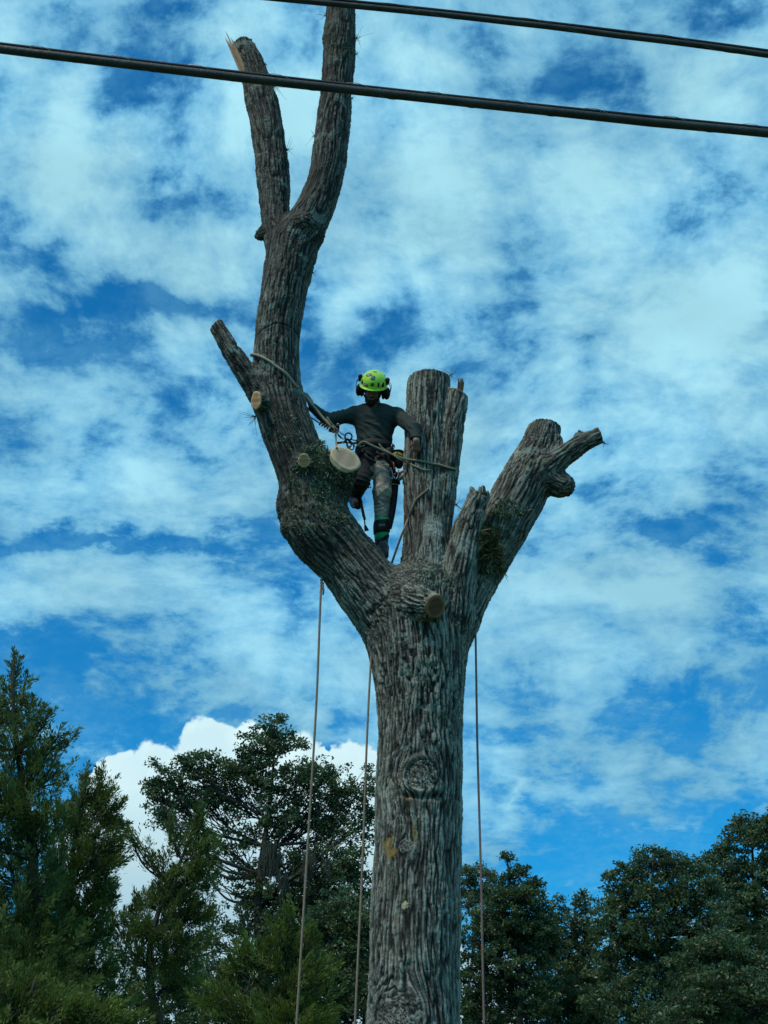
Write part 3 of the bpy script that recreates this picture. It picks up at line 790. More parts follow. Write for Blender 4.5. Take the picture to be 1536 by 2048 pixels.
def grow(root, blobs, Y, trunk_r, m, r_, base_px=None, sub=None):
    """a tapered trunk on the ground and limbs that reach every clump; returns limb points"""
    tubes = []; bx = base_px; g = np.array([bx[0], Y, 0.0]); 
    topz = max(b[2] for b in [x[0] for x in blobs]) if False else None
    return tubes
def tree(name, label, Y, base_px, top_px, blobs, leafm, seed, density=1.0, leaf=(.085,.045), trunk_r=.28, kind='oak', group='trees growing behind the topped oak', cluster=.34, trunkm=None, gaps=.0, sparse=1.0, lean=0.0, bare=0, moss=None):
    """blobs: (px, py, rx, ry[, dy]) clumps seen in the photo; each becomes an ellipsoid of twigs and leaves"""
    r_ = np.random.default_rng(seed); trunkm = trunkm or M_TRK
    s = pxm(base_px, 1700, Y)
    cluster = cluster * .82
    base = np.array([P(base_px, 1900, Y)[0], Y, 0.0]); top = P(top_px[0], top_px[1], Y)
    root = empty(name, base, label, 'tree', group)
    hgt = top[2]; C = catmull([base - [0, 0, .3], base + (top - base) * .3 + r_.normal(0, .15, 3) * [1, 1, 0], base + (top - base) * .65 + r_.normal(0, .2, 3) * [1, 1, 0], top], 6)
    wig = np.linspace(0, 1, len(C))[:, None]; C = C + np.hstack([np.sin(wig * 9 + seed), np.cos(wig * 7 + seed), 0 * wig]) * .22 * np.sin(wig * 3.14)
    R_ = trunk_r * (1 - np.linspace(0, 1, len(C))) ** 1.15 * .8 + .018 ; R_[0] *= 1.5; R_[1] *= 1.15
    tubes = [tube(C, R_, 8)]; limbs = []
    LV, LF, LT, n0 = [], [], [], 0
    for bi, b in enumerate(blobs):
        px, py, rx, ry = b[:4]; dyy = b[4] if len(b) > 4 else r_.uniform(-.5, .5) * rx * s
        dn = b[5] if len(b) > 5 else 1.0
        c = P(px, py, Y + dyy); rx_, rz_ = rx * s, ry * s; ry_ = min(rx_, max(rz_, .8)) * .95
        # limb
        zt = np.clip(c[2] - .9 * abs(c[0] - np.interp(c[2], C[:, 2], C[:, 0])) * .7 - rz_ * .4, hgt * .12, hgt * .97)
        k = int(np.argmin(np.abs(C[:, 2] - zt))); st = C[k]
        mid = (st + c) / 2 + np.array([0, 0, -.12]) * np.linalg.norm(c - st) + r_.normal(0, .08, 3) * np.linalg.norm(c - st)
        LC = catmull([st, mid, c], 7); r0 = min(R_[k] * .6, .02 + .012 * np.linalg.norm(c - st) + .01 * rx_)
        tubes.append(tube(LC, np.linspace(r0, .012, len(LC)), 6))
        # twig clusters
        ncl = max(4, int(density * dn * (2.5 if kind == 'oak' else 2.7) * (rx_ * rz_ * 3.14) / (cluster ** 2 * .8) * (1 + .45 * ry_)))
        q = r_.normal(size=(ncl, 3)); q /= np.linalg.norm(q, axis=1)[:, None]; q *= (r_.uniform(0, 1, ncl) ** .42)[:, None]
        q += .16 * r_.normal(size=(ncl, 3))
        cc = c + q * [rx_, ry_, rz_]
        sel = r_.choice(ncl, min(ncl, 26), replace=False)
        for i in sel:
            e = cc[i]; p0 = LC[r_.integers(3, len(LC))]; mm = (p0 + e) / 2 + r_.normal(0, .10, 3) * np.linalg.norm(e - p0)
            tubes.append(tube(catmull([p0, mm, e], 3), np.linspace(.013, .005, 7), 4, cap=False))
        nl = int(44 * sparse) if kind == 'oak' else int(84 * sparse)
        if kind == 'oak':
            dirc = q / (np.linalg.norm(q, axis=1)[:, None] + 1e-6)
            o = r_.normal(size=(ncl, nl, 3)); o /= np.linalg.norm(o, axis=2)[..., None]; o *= (r_.uniform(0, 1, (ncl, nl, 1)) ** .5) * cluster * .9 * r_.uniform(.55, 1.15, (ncl, 1, 1))
            o *= [1, 1, .62]
            Cc = (cc[:, None] + o).reshape(-1, 3); D = (o / cluster + .6 * r_.normal(size=o.shape)).reshape(-1, 3)
            v, f = leaves(Cc, D, leaf[0], leaf[1], r_)
        else:
            out = (cc - np.stack([np.interp(cc[:, 2] - .8, C[:, 2], C[:, 0]), np.full(ncl, Y), cc[:, 2] - .5], 1)); out[:, 2] = np.abs(out[:, 2]) * .6 + .42
            out /= np.linalg.norm(out, axis=1)[:, None]; out += .46 * r_.normal(size=out.shape); out[:, 2] += .18; out /= np.linalg.norm(out, axis=1)[:, None]
            L = cluster * 1.7 * r_.uniform(.6, 1.35, (ncl, 1, 1)); tt = r_.uniform(0, 1, (ncl, nl, 1))
            rad = (1 - tt) ** .8 * cluster * .42 + .012
            o = r_.normal(size=(ncl, nl, 3)) * rad * .75
            Cc = (cc[:, None] + out[:, None] * (tt - .35) * L + o).reshape(-1, 3)
            D = (out[:, None] * 1.0 + o / (rad + .01) * .55).reshape(-1, 3)
            v, f = leaves(Cc, D, leaf[0], leaf[1], r_)
        LV.append(v); LF.append(f + n0); n0 += len(v)
        tv = np.repeat(np.clip(r_.normal(.5, .32, ncl), 0, 1), nl) + r_.normal(0, .12, ncl * nl)
        LT.append(tv)
    Vt, Ft = join(tubes); mk('trunk', Vt, Ft, trunkm, root)
    LV, LF, LT = np.vstack(LV), np.vstack(LF), np.concatenate(LT)
    mk('crown', LV, LF, leafm, root, smooth=False, attrs={'tint': ('FACE', 'FLOAT', LT)})
    for (px, py, w_, h_) in moss or []:
        parts = []
        for k_ in range(int(w_ * 1.5)):
            fx = r_.uniform(-.5, .5) * w_; dyy = r_.uniform(-.7, .2); a = P(px + fx, py + r_.uniform(-8, 8), Y + dyy - .8); L = h_ * s * r_.uniform(.35, 1) * (1 - abs(fx) / w_ * .8)
            pts = [a, a + [r_.normal(0, .03), 0, -L * .35], a + [r_.normal(0, .05), 0, -L * .7], a + [r_.normal(0, .06), 0, -L]]
            parts.append(tube(catmull(pts, 3), np.interp(np.linspace(0, 1, 10), [0, .3, 1], [.008, .016, .003]) * r_.uniform(.6, 1.3), 4, cap=False))
        Vm, Fm = join(parts); mk('hanging_moss', Vm, Fm, M_MOSS, root)
    return root

# the big spreading oak, left of the topped trunk
tree('oak_tree', 'tall spreading live oak with domed crown hung with moss, left of the topped trunk', 38, 545, (548,1470),
 [(547,1462,42,36),(520,1500,48,40),(572,1488,40,28),(500,1545,55,40),(440,1540,58,38),(385,1535,52,34),(335,1548,42,32),(308,1590,26,34),(345,1605,50,34,None or .5),(400,1590,60,40),(460,1600,50,40),
  (325,1640,36,24),(375,1650,36,20,0,.5),(545,1570,45,45),(600,1560,50,45),(648,1550,40,36),(672,1590,38,40),(620,1620,60,40),(560,1640,55,38),(505,1660,48,30,0,.6),(450,1690,60,30,0,.38),(500,1740,50,36,0,.42),
  (670,1660,50,44),(720,1570,34,40),(735,1640,34,60),(600,1700,55,40,1.,.7),(680,1730,60,46),(545,1720,40,44,0,.8),(430,1760,50,28,0,.22),(400,1720,40,30,0,.22),
  (520,1800,64,50,0,1.1),(590,1790,60,60,0,1.0),(640,1750,60,50,0,.9),(560,1860,90,50),(650,1810,70,60,1.5,.8),(720,1790,45,70),(480,1860,60,44,0,.55),(420,1870,50,40,0,.6),(640,1890,90,60),(720,1920,50,90)],
 M_OAK, 11, density=.72, leaf=(.10,.055), trunk_r=.42, cluster=.36, moss=[(540,1690,38,100),(566,1745,20,80),(620,1710,26,85),(655,1722,14,60)])
# cedars on the far left
tree('cedar_tree', 'tall dark cedar with a pointed top at the left edge', 24, 10, (28,1300),
 [(28,1325,14,26),(32,1370,26,30),(48,1400,30,34),(20,1430,50,44),(60,1450,40,36),(90,1440,22,26),(-30,1450,60,60),(30,1510,60,44),(95,1500,42,36),(125,1480,22,16),(10,1580,90,50),(80,1560,50,36),(115,1545,28,22),
  (-40,1640,120,60),(50,1640,70,46),(100,1650,40,50,0,.8),(20,1720,110,60),(-20,1820,130,70),(60,1790,80,50,0,.8),(30,1900,130,80),(-30,2000,140,90),(90,1870,70,60),(70,1990,110,80)],
 M_CED, 21, density=.62, leaf=(.085,.020), trunk_r=.30, kind='cedar', cluster=.26, group='cedars on the left')
tree('cedar_tree', 'bushy cedar with two pointed tips, second from the left edge', 26, 175, (170,1545),
 [(168,1560,18,26),(203,1556,10,22),(190,1590,34,30),(165,1610,40,36),(218,1600,18,24),(215,1640,30,30),(175,1660,50,40),(130,1640,40,40),(235,1600,10,20),(200,1700,48,40),(228,1715,22,30),(150,1720,60,44),(190,1760,48,40),(120,1790,70,50),(215,1790,30,28,0,.7),
  (170,1830,60,46),(110,1870,80,50),(180,1890,60,44,0,.8),(90,1950,90,60),(180,1960,70,60),(130,2030,110,60)],
 M_CED, 22, density=.75, leaf=(.085,.020), trunk_r=.22, kind='cedar', cluster=.25, group='cedars on the left')
tree('cedar_tree', 'leaning ragged cedar with sparse arching side branches, in front of the live oak', 28, 330, (398,1615),
 [(398,1625,14,26),(400,1665,22,30),(412,1700,22,34),(385,1700,24,34),(345,1660,10,22,0,.7),(350,1690,18,24),(395,1745,36,36),(365,1775,40,36),(330,1790,36,30),(250,1655,12,18),(262,1678,18,16),(290,1690,20,14,0,.7),(303,1720,16,14,0,.6),(325,1735,20,18,0,.7),
  (300,1800,30,24),(270,1830,34,20),(232,1850,24,18,0,.7),(350,1830,50,36),(300,1870,50,34),(240,1900,34,26,0,.6),(370,1890,50,40),(310,1930,50,34,0,.8),(355,1960,60,40),(270,2000,60,40),(400,1830,30,36)],
 M_CED, 23, density=.8, leaf=(.085,.020), trunk_r=.20, kind='cedar', cluster=.24, group='cedars on the left', gaps=.3)
tree('cedar_tree', 'low bright yellow-green cedar at the bottom between the left rope and the leaning cedar', 21, 560, (580,1830),
 [(578,1840,14,24),(560,1880,28,30),(600,1880,24,28),(530,1920,40,34),(590,1930,46,34),(485,1915,24,28),(480,1960,44,36),(540,1980,60,40),(620,1970,44,44),(450,2010,50,40),(520,2040,90,40),(610,2040,60,40),(620,1905,20,24)],
 M_CED2, 24, density=1.0, leaf=(.075,.018), trunk_r=.16, kind='cedar', cluster=.22, group='cedars on the left')
tree('cedar_tree', 'low bright cedar at the bottom left corner', 20, 60, (70,1960),
 [(60,1990,50,30),(10,1985,46,34),(110,2000,46,26),(160,2020,50,26),(30,2040,80,30),(120,2050,80,24),(225,2030,40,20),(255,2045,40,16)],
 M_CED2, 25, density=1.0, leaf=(.075,.018), trunk_r=.14, kind='cedar', cluster=.22, group='cedars on the left')
tree('oak_tree', 'dark round oak behind the mid rope, low against the topped trunk', 32, 690, (690,1790),
 [(690,1830,60,50),(640,1860,50,44),(730,1860,50,60),(680,1920,80,50),(640,1970,60,50),(720,1990,60,60),(660,2040,90,50),(380,1990,70,50),(330,2050,90,40,0,.7),(420,1940,50,34,0,.8)],
 M_OAK, 26, density=.95, leaf=(.085,.045), trunk_r=.2, cluster=.3)
# right side
GR = 'oaks on the right'
tree('oak_tree', 'pale thin-crowned oak just right of the topped trunk', 46, 950, (950,1740),
 [(945,1745,34,20),(975,1755,26,20),(925,1760,24,24),(955,1785,44,26),(930,1810,40,30),(985,1800,24,24)],
 M_OAK2, 31, density=.60, leaf=(.09,.045), trunk_r=.18, cluster=.30, trunkm=M_TRKG, group=GR)
tree('oak_tree', 'upright dark oak with a spiky top, right of the right-hand rope', 34, 1030, (1014,1715),
 [(1014,1722,9,22,0,.7),(1020,1755,22,22,0,.8),(1045,1745,14,20,0,.6),(1000,1780,24,24,0,.8),(1060,1785,26,24,0,.8),(1075,1765,8,20,0,.5),(1030,1800,44,36),(975,1830,40,34,0,.9),(1075,1830,34,34),(1020,1860,70,44),(950,1880,36,50,0,.7),(1080,1890,50,50),(1000,1930,70,50),(940,1990,40,50,0,.8),(1040,2000,80,60),(960,2040,60,40)],
 M_OAK, 32, density=1.0, leaf=(.085,.045), trunk_r=.22, cluster=.26, group=GR)
tree('oak_tree', 'small sparse oak with twiggy see-through top in the dip of the tree line', 36, 1140, (1150,1790),
 [(1150,1795,30,16,0,.5),(1120,1815,26,20,0,.45),(1170,1820,26,20,0,.5),(1140,1850,44,30,0,.8),(1110,1880,34,30),(1180,1870,34,34),(1150,1920,70,50),(1120,1990,80,60),(1200,1980,70,60),(1150,2040,100,40)],
 M_OAK, 33, density=.95, leaf=(.08,.042), trunk_r=.18, cluster=.26, group=GR)
tree('oak_tree', 'broad bushy dark oak with a rounded top, centre of the right-hand trees', 33, 1300, (1305,1710),
 [(1298,1715,34,24),(1330,1708,14,20),(1225,1765,24,26,0,.8),(1260,1745,32,28),(1340,1735,40,30),(1390,1735,34,28),(1230,1810,44,40,0,.8),(1290,1785,60,44),(1360,1790,60,44),(1420,1780,30,40),(1250,1860,70,50),(1330,1860,80,50),(1400,1850,50,50),(1280,1930,90,60),(1380,1930,80,60),(1260,2010,90,60),(1370,2020,100,60)],
 M_OAK, 34, density=1.0, leaf=(.085,.045), trunk_r=.34, cluster=.30, group=GR)
tree('oak_tree', 'tallest right-hand oak with open crown cut by the right edge', 40, 1500, (1500,1640),
 [(1485,1645,24,22),(1512,1660,34,26),(1490,1680,44,24),(1545,1660,40,34),(1445,1705,26,22),(1425,1730,26,24),(1465,1745,44,26,0,.8),(1520,1745,50,28,0,.75),(1560,1720,44,50),(1450,1790,50,40),(1520,1800,60,36),(1470,1860,70,50),(1550,1870,60,60),(1500,1940,90,60),(1460,2010,80,60),(1550,2020,80,60)],
 M_OAK, 35, density=1.05, leaf=(.10,.055), trunk_r=.34, cluster=.34, group=GR)
tree('oak_tree', 'low leafy oak in front at the bottom right corner', 27, 1440, (1430,1880),
 [(1430,1890,60,34),(1380,1930,50,34),(1490,1930,60,36),(1440,1980,90,50),(1540,1980,60,50),(1370,2030,70,40),(1480,2050,100,40)],
 M_OAK, 36, density=1.05, leaf=(.075,.040), trunk_r=.18, cluster=.26, group=GR)
# ------------------------------------------------------------------ the climber
YM = 12.14
def Q_(px, py, dy=0.0): return P(px, py, YM + dy)
M_SKIN = mat('skin', (.30, .175, .12), .55, var=.3, scale=25)
M_SHIRT = mat('dark_shirt', (.030, .048, .043), .9, var=.35, scale=16, bump=.5, bscale=70)
M_TROU = mat('dirty_trousers', (.48, .44, .36), .9, var=.62, scale=7, bump=.7, bscale=60, col2=(.15, .145, .125))
M_TROUD = mat('dark_trousers', (.020, .022, .024), .9, var=.4, scale=14, bump=.6, bscale=60)
M_BLACK = mat('black_webbing', (.012, .013, .015), .7, var=.4, scale=30, bump=.4)
M_BOOT = mat('boot_leather', (.045, .044, .046), .6, var=.4, scale=30, bump=.4)
M_HAIR = mat('beard_hair', (.028, .021, .017), .9, var=.4, scale=90, bump=.8, bscale=160)
M_LIME = mat('lime_shell', (.46, .86, .05), .32, var=.10, scale=9, coat=.4)
M_GREY = mat('grey_sticker', (.16, .22, .20), .5, var=.3, scale=40)
M_PINK = mat('pale_sticker', (.50, .36, .38), .5, var=.3, scale=90)
M_GREEN = mat('green_band', (.02, .50, .20), .7, var=.3, scale=20, bump=.3)
M_STEEL = mat('worn_steel', (.45, .46, .47), .35, metal=.9, var=.3, scale=50)
M_DKST = mat('black_anodised', (.02, .021, .025), .35, metal=.5, var=.3, scale=50)
M_ORANGE = mat('orange_handle', (.55, .17, .05), .5, var=.3, scale=40)
M_YELLOW = mat('yellow_pouch', (.50, .40, .08), .7, var=.35, scale=30, bump=.3)
M_WHITE = mat('white_tag', (.65, .65, .62), .6, var=.25, scale=60)
M_TAN = mat('brown_leather', (.17, .10, .06), .7, var=.4, scale=40)
PERSON = empty('person', Q_(762,1112,-.02), 'climber in lime helmet and dark shirt standing in the fork between two stems', 'person')

# head frame: looks down at the feet, rolled a little
TIL, ROLL, YAW = math.radians(20), math.radians(-6), math.radians(6)
X0 = RIGHT * math.cos(ROLL) + UPS * math.sin(ROLL); U0 = UPS * math.cos(ROLL) - RIGHT * math.sin(ROLL)
HU = U0 * math.cos(TIL) + BACK * math.sin(TIL); HF = BACK * math.cos(TIL) - U0 * math.sin(TIL)
HF = HF * math.cos(YAW) - X0 * math.sin(YAW); HF /= np.linalg.norm(HF)
HX = np.cross(HU, HF); HX /= np.linalg.norm(HX); HU = np.cross(HF, HX)
if HX @ RIGHT < 0: HX = -HX
HR = np.stack([HX, HF, HU])
HC = Q_(746, 780, -.13)
def h(x, f, u): return HC + x * HX + f * HF + u * HU

fl = Field(Q_(560,735,-.65) - [0,.1,.0], Q_(860,735,.45) + [0,0,.12], .004) if False else None
zlo, zhi = Q_(762,1135)[2] - .1, Q_(746,735)[2] + .05
body = Field([Q_(588,900)[0], YM - .62, zlo], [Q_(858,900)[0], YM + .48, zhi], .0050)
# skull, jaw, face
body.ell(h(0,-.005,.035), (.076,.095,.085), HR, .02)
body.ell(h(0,.030,-.045), (.056,.060,.062), HR, .03)
body.cone(h(0,.070,-.078), h(0,.055,-.085), .024, .022, .02)
body.ell(h(0,.078,-.002), (.052,.016,.010), HR, .014)                       # brow
body.cone(h(0,.090,.000), h(0,.112,-.030), .008, .013, .010)                # nose
body.cone(h(-.010,.094,-.034), h(.010,.094,-.034), .009, .009, .006)
for sx in (-1, 1):
    body.ell(h(sx*.030,.090,-.012), (.016,.012,.009), HR, .008, op='s')     # eye sockets
    body.ell(h(sx*.030,.076,-.013), (.0125,.0125,.0115), HR, .003)          # lids over the eyes
    body.ell(h(sx*.040,.070,-.035), (.018,.016,.014), HR, .012)             # cheekbones
    body.ell(h(sx*.078,-.005,-.010), (.010,.018,.030), HR, .008)            # ears
body.cone(h(-.018,.088,-.056), h(.018,.088,-.056), .006, .006, .006)        # lips
body.cone(h(-.016,.087,-.066), h(.016,.087,-.066), .007, .007, .006)
body.cone(h(0,-.02,-.05), Q_(750,822,.02), .056, .062, .04)                 # neck
# torso
def torso(F, g, k=.05):
    F.ell(Q_(750,845,.00), (.185+g,.115+g,.17+g), None, k)
    F.ell(Q_(749,876,.0), (.150+g,.110+g,.17+g), None, k)
    F.cone(Q_(712,829,.0), Q_(790,831,.0), .062+g, .064+g, k)
    F.cone(Q_(732,823,.01), Q_(768,824,.01), .052+g, .052+g, k)
torso(body, -.006)
body.ell(Q_(750,903,.0), (.150,.11,.11), None, .05)
ARM_R = [Q_(706,830,.0), Q_(655,840,-.12), Q_(624,814,-.13)]                # image left
ARM_L = [Q_(797,832,-.04), Q_(829,858,-.31), Q_(833,882,-.385)]
for A, rr in ((ARM_R, (.052,.043,.030)), (ARM_L, (.054,.044,.030))):
    body.cone(A[0], A[1], rr[0], rr[1], .02); body.cone(A[1], A[2], rr[1], rr[2], .015)
LEG_L = [Q_(768,918,.0), Q_(764,985,-.07), Q_(763,1080,.02)]
LEG_R = [Q_(733,918,.0), Q_(722,962,-.15), Q_(709,996,.16)]
for A in (LEG_L, LEG_R):
    body.cone(A[0], A[1], .085, .058, .04); body.cone(A[1], A[2], .056, .040, .02)
FOOT_L = [Q_(763,1084,.04), Q_(766,1096,-.02), Q_(768,1109,-.12)]
FOOT_R = [Q_(708,997,.17), Q_(711,1001,.10), Q_(716,1005,.0)]
for A in (FOOT_L, FOOT_R):
    body.cone(A[0], A[1], .035, .034, .02); body.cone(A[1], A[2], .034, .028, .02)
# hands: palm, four fingers of unequal length with two bends, thumb from the side of the palm
def hand(F, wrist, palm_dir, across, normal, s=1.0, curl=(.35,.5,.45), spread=.12, thumb=1):
    d = palm_dir / np.linalg.norm(palm_dir); n = normal - d * (normal @ d); n /= np.linalg.norm(n); a = np.cross(d, n); a *= np.sign(a @ across) or 1
    pc = wrist + d * .045 * s
    F.cone(wrist, wrist + d * .03 * s, .027 * s, .028 * s, .012)
    for o in (-.027, -.009, .009, .027): F.cone(wrist + d * .015 * s + a * o * .6 * s, wrist + d * .088 * s + a * o * s, .0155 * s, .0115 * s, .008)
    L = (.040, .046, .043, .033)
    for i, o in enumerate((.028, .0095, -.0095, -.028)):
        p = wrist + d * .088 * s + a * o * s; ang = 0; q = (d + a * spread * o / .028 * .6); q /= np.linalg.norm(q); seg = L[i] * s
        for j, c_ in enumerate(curl):
            ang += c_ + .06 * i; dd = q * math.cos(ang) + n * math.sin(ang); p2 = p + dd * seg
            r0 = (.0098, .0090, .0080)[j] * s; F.cone(p, p2, r0, r0 * .9, .0025); p = p2; seg *= .74
    tb_ = wrist + d * .028 * s + a * .026 * s * thumb
    p1 = tb_ + (d * .55 + a * .75 * thumb + n * .25) * .036 * s; p2 = p1 + (d * .85 + a * .25 * thumb + n * .45) * .030 * s
    F.cone(tb_, p1, .0135 * s, .0110 * s, .006); F.cone(p1, p2, .0105 * s, .0090 * s, .003)
# his right hand presses on the left limb and pins the rope; left hand rests on the central stem
hand(body, ARM_R[2], sb(-.40,.90,.05), sb(.8,.4,.2), sb(-.75,-.2,-.5), 1.0, (.30,.45,.40), .14, 1)
hand(body, ARM_L[2], sb(-.05,-.75,-.12), sb(-1,0,.1), sb(.1,-.2,-.95), .88, (.9,.9,.7), .1, 1)
Vb, Fb = body.mesh(); del body
Vb = relax(Vb, Fb, 1, .4)
mk('body', Vb, Fb, M_SKIN, PERSON)

def cloth(name, fld_, m, folds, seed=0, amp=.008, rel=1):
    v, f = fld_.mesh(); v = relax(v, f, rel, .5); n = vnormals(v, f)
    d = amp * .5 * fbm(v * 9 + seed, 3)
    for (c, rad, dirn, fq, a_) in folds:
        w = np.exp(-((np.linalg.norm(v - c, axis=1) / rad) ** 2)); ph = (v - c) @ (np.asarray(dirn) / np.linalg.norm(dirn)) * fq + 2.2 * fbm(v * 5 + seed, 2)
        d += a_ * w * (1 - np.abs(np.sin(ph)) ** .7 * 1.6)
    return mk(name, v + n * d[:, None], f, m, PERSON)
sh = Field([Q_(600,900)[0], YM - .5, Q_(750,905)[2] - .05], [Q_(850,900)[0], YM + .30, Q_(750,800)[2] + .06], .0065)
torso(sh, .014, .06)
sh.cone(Q_(749,838,.0), Q_(747,827,-.01), .085, .068, .04)                  # collar
for A, rr in ((ARM_R, (.072,.062,.043)), (ARM_L, (.074,.062,.043))):
    sh.cone(A[0], A[1], rr[0], rr[1], .05); sh.cone(A[1], A[1] + (A[2] - A[1]) * .93, rr[1] - .002, rr[2], .025)
sh.cone(Q_(748,811,-.03), Q_(746,816,-.06), .052, .052, .006, op='s')      # neck opening
sh.ell(Q_(749,885,.0), (.155,.125,.09), None, .03)
cloth('shirt', sh, M_SHIRT, [(Q_(735,870,-.12), .16, sb(.55,.8,0), 62, .011), (Q_(765,850,-.12), .14, sb(.55,.85,0), 50, .009), (Q_(770,880,-.1), .10, sb(.4,.9,0), 75, .009), (ARM_R[0]*.5+ARM_R[1]*.5, .14, sb(.9,.2,0), 48, .007), (ARM_L[1], .10, sb(.6,.8,0), 65, .008),
      (ARM_R[1], .10, sb(.9,-.3,0), 70, .007), (Q_(748,835,-.12), .10, sb(.1,1,0), 60, .006)], 3, .007)
def leg_field(A, lo_, hi_, r):
    F = Field(lo_, hi_, .0065)
    F.cone(A[0], A[1], r[0], r[1], .05); F.cone(A[1], A[1] + (A[2] - A[1]) * .80, r[1], r[2], .03)
    return F
tr = Field([Q_(690,960)[0], YM - .42, Q_(760,1060)[2]], [Q_(812,960)[0], YM + .34, Q_(750,880)[2]], .0065)
tr.ell(Q_(750,905,.0), (.158,.122,.10), None, .04)
tr.cone(LEG_L[0], LEG_L[1], .104, .080, .045); tr.cone(LEG_L[1], LEG_L[1] + (LEG_L[2] - LEG_L[1]) * .60, .080, .063, .04)
tr.cone(LEG_R[0], LEG_R[1], .104, .082, .045); tr.cone(LEG_R[1], LEG_R[2], .080, .058, .03)
TRO = cloth('trousers', tr, M_TROU, [(Q_(774,930,-.1), .12, sb(.5,.8,0), 55, .007), (Q_(756,975,-.14), .09, sb(-.55,.8,0), 60, .006), (Q_(772,1000,-.1), .08, sb(.5,.85,0), 70, .007), (Q_(758,1020,-.1), .07, sb(-.35,.95,0), 95, .008), (LEG_R[1], .13, sb(.3,.9,0), 60, .009)], 8, .008)
TRO.data.materials.append(M_TROUD)
pv = np.empty(len(TRO.data.vertices) * 3, np.float32); TRO.data.vertices.foreach_get('co', pv); pv = pv.reshape(-1, 3) + np.array(PERSON.location)
fi = np.empty(len(TRO.data.loops), np.int32); TRO.data.loops.foreach_get('vertex_index', fi); fc = pv[fi.reshape(-1, 4)].mean(1)
ppx, ppy = proj(fc)
TRO.data.polygons.foreach_set('material_index', ((ppx < 744 + 4 * np.sin(ppy * .3)) | (ppy < 912 + (ppx - 744) * .25)).astype(np.int32))

# gaiter with green bands, boots
def legring(A, t0, t1, r0, r1, m, name, parent, tilt=0.0, k=20, bulge=.004):
    a, b_ = A[1] + (A[2] - A[1]) * t0, A[1] + (A[2] - A[1]) * t1; ax = b_ - a; L = np.linalg.norm(ax); ax /= L
    u = np.cross(ax, BACK); u /= np.linalg.norm(u); w = np.cross(ax, u); u = u * np.sign(u @ RIGHT)
    Vv = []
    K = 6; th = np.arange(k) * 2 * math.pi / k
    for i in range(K + 1):
        f = i / K; r = r0 + (r1 - r0) * f + bulge * math.sin(math.pi * f); c = a + ax * L * f
        for t_ in th: Vv.append(c + u * r * math.cos(t_) + w * r * math.sin(t_) + ax * tilt * math.cos(t_) * (1 if 0 < i < K or True else 0))
    for i in (0, K):
        f = i / K; r = (r0 if i == 0 else r1) * .8; c = a + ax * L * f
        for t_ in th: Vv.append(c + u * r * math.cos(t_) + w * r * math.sin(t_) + ax * tilt * math.cos(t_))
    F = []
    for i in range(K):
        for j in range(k): F.append([i * k + j, i * k + (j + 1) % k, (i + 1) * k + (j + 1) % k, (i + 1) * k + j])
    for j in range(k):
        F.append([(K + 1) * k + j, (K + 1) * k + (j + 1) % k, (j + 1) % k, j]); F.append([K * k + j, K * k + (j + 1) % k, (K + 2) * k + (j + 1) % k, (K + 2) * k + j])
    V_ = np.array(Vv); V_ = V_ + .003 * np.stack([fbm(V_ * 20, 2)] * 3, 1)
    return mk(name, V_, F, m, parent)
gt = legring(LEG_L, .55, 1.02, .068, .062, M_GREEN, 'gaiter', PERSON, .0)
g1 = legring(LEG_L, .60, .86, .072, .074, M_BLACK, 'gaiter_strap', PERSON, -.010); part_of(g1, gt)
g2 = legring(LEG_L, .99, 1.08, .068, .064, M_BLACK, 'gaiter_cuff', PERSON, -.050); part_of(g2, gt)
c_ = Q_(764,1050,-.07-.075+.03); tg = obox(c_ + BACK * .012, RIGHT * .028, BACK * .002, UPS * .010); o = mk('label_tag', tg[0], tg[1], M_GREY, PERSON, smooth=False); part_of(o, gt)
def boot(A, ank, name, lb):
    lo_ = np.min(A + [ank], 0) - .11; hi_ = np.max(A + [ank], 0) + .11
    F = Field(lo_, hi_, .0055)
    F.cone(ank, A[0], .052, .054, .02); F.cone(A[0], A[1], .052, .050, .03); F.cone(A[1], A[2], .050, .043, .02)
    dn = np.array([0, 0, -1.0])
    F.cone(A[0] + dn * .035, A[2] + dn * .020, .038, .036, .01)
    v, f = F.mesh(); v = relax(v, f, 1); n = vnormals(v, f); v = v + n * (.003 * fbm(v * 30, 2))[:, None]
    b_ = mk('boot', v, f, M_BOOT, PERSON); 
    S = Field(lo_, hi_, .0055)                                                # sole under the boot
    S.cone(A[0] + dn * .052, A[2] + dn * .034, .036, .034, .01); S.cone(A[0] + dn * .058, A[0] + dn * .062 + (A[1] - A[0]) * .3, .034, .032, .01)
    v, f = S.mesh(); s_ = mk('sole', v, f, M_BLACK, PERSON); part_of(s_, b_)
    parts = []
    for q in (.15, .4, .65):
        c0 = A[0] + (A[1] - A[0]) * q * 1.4 - np.array([0, 0, 0]) + UPS * .044 + BACK * .02
        parts.append(tube([c0 - RIGHT * .028, c0 + BACK * .006, c0 + RIGHT * .028], .004, 5))
    vv, ff = join([(a_, b2) for a_, b2 in parts]); l_ = mk('laces', vv, ff, M_GREY, PERSON); part_of(l_, b_)
    return b_
boot(FOOT_L, LEG_L[2], 'boot', '')
boot(FOOT_R, LEG_R[2], 'boot', '')

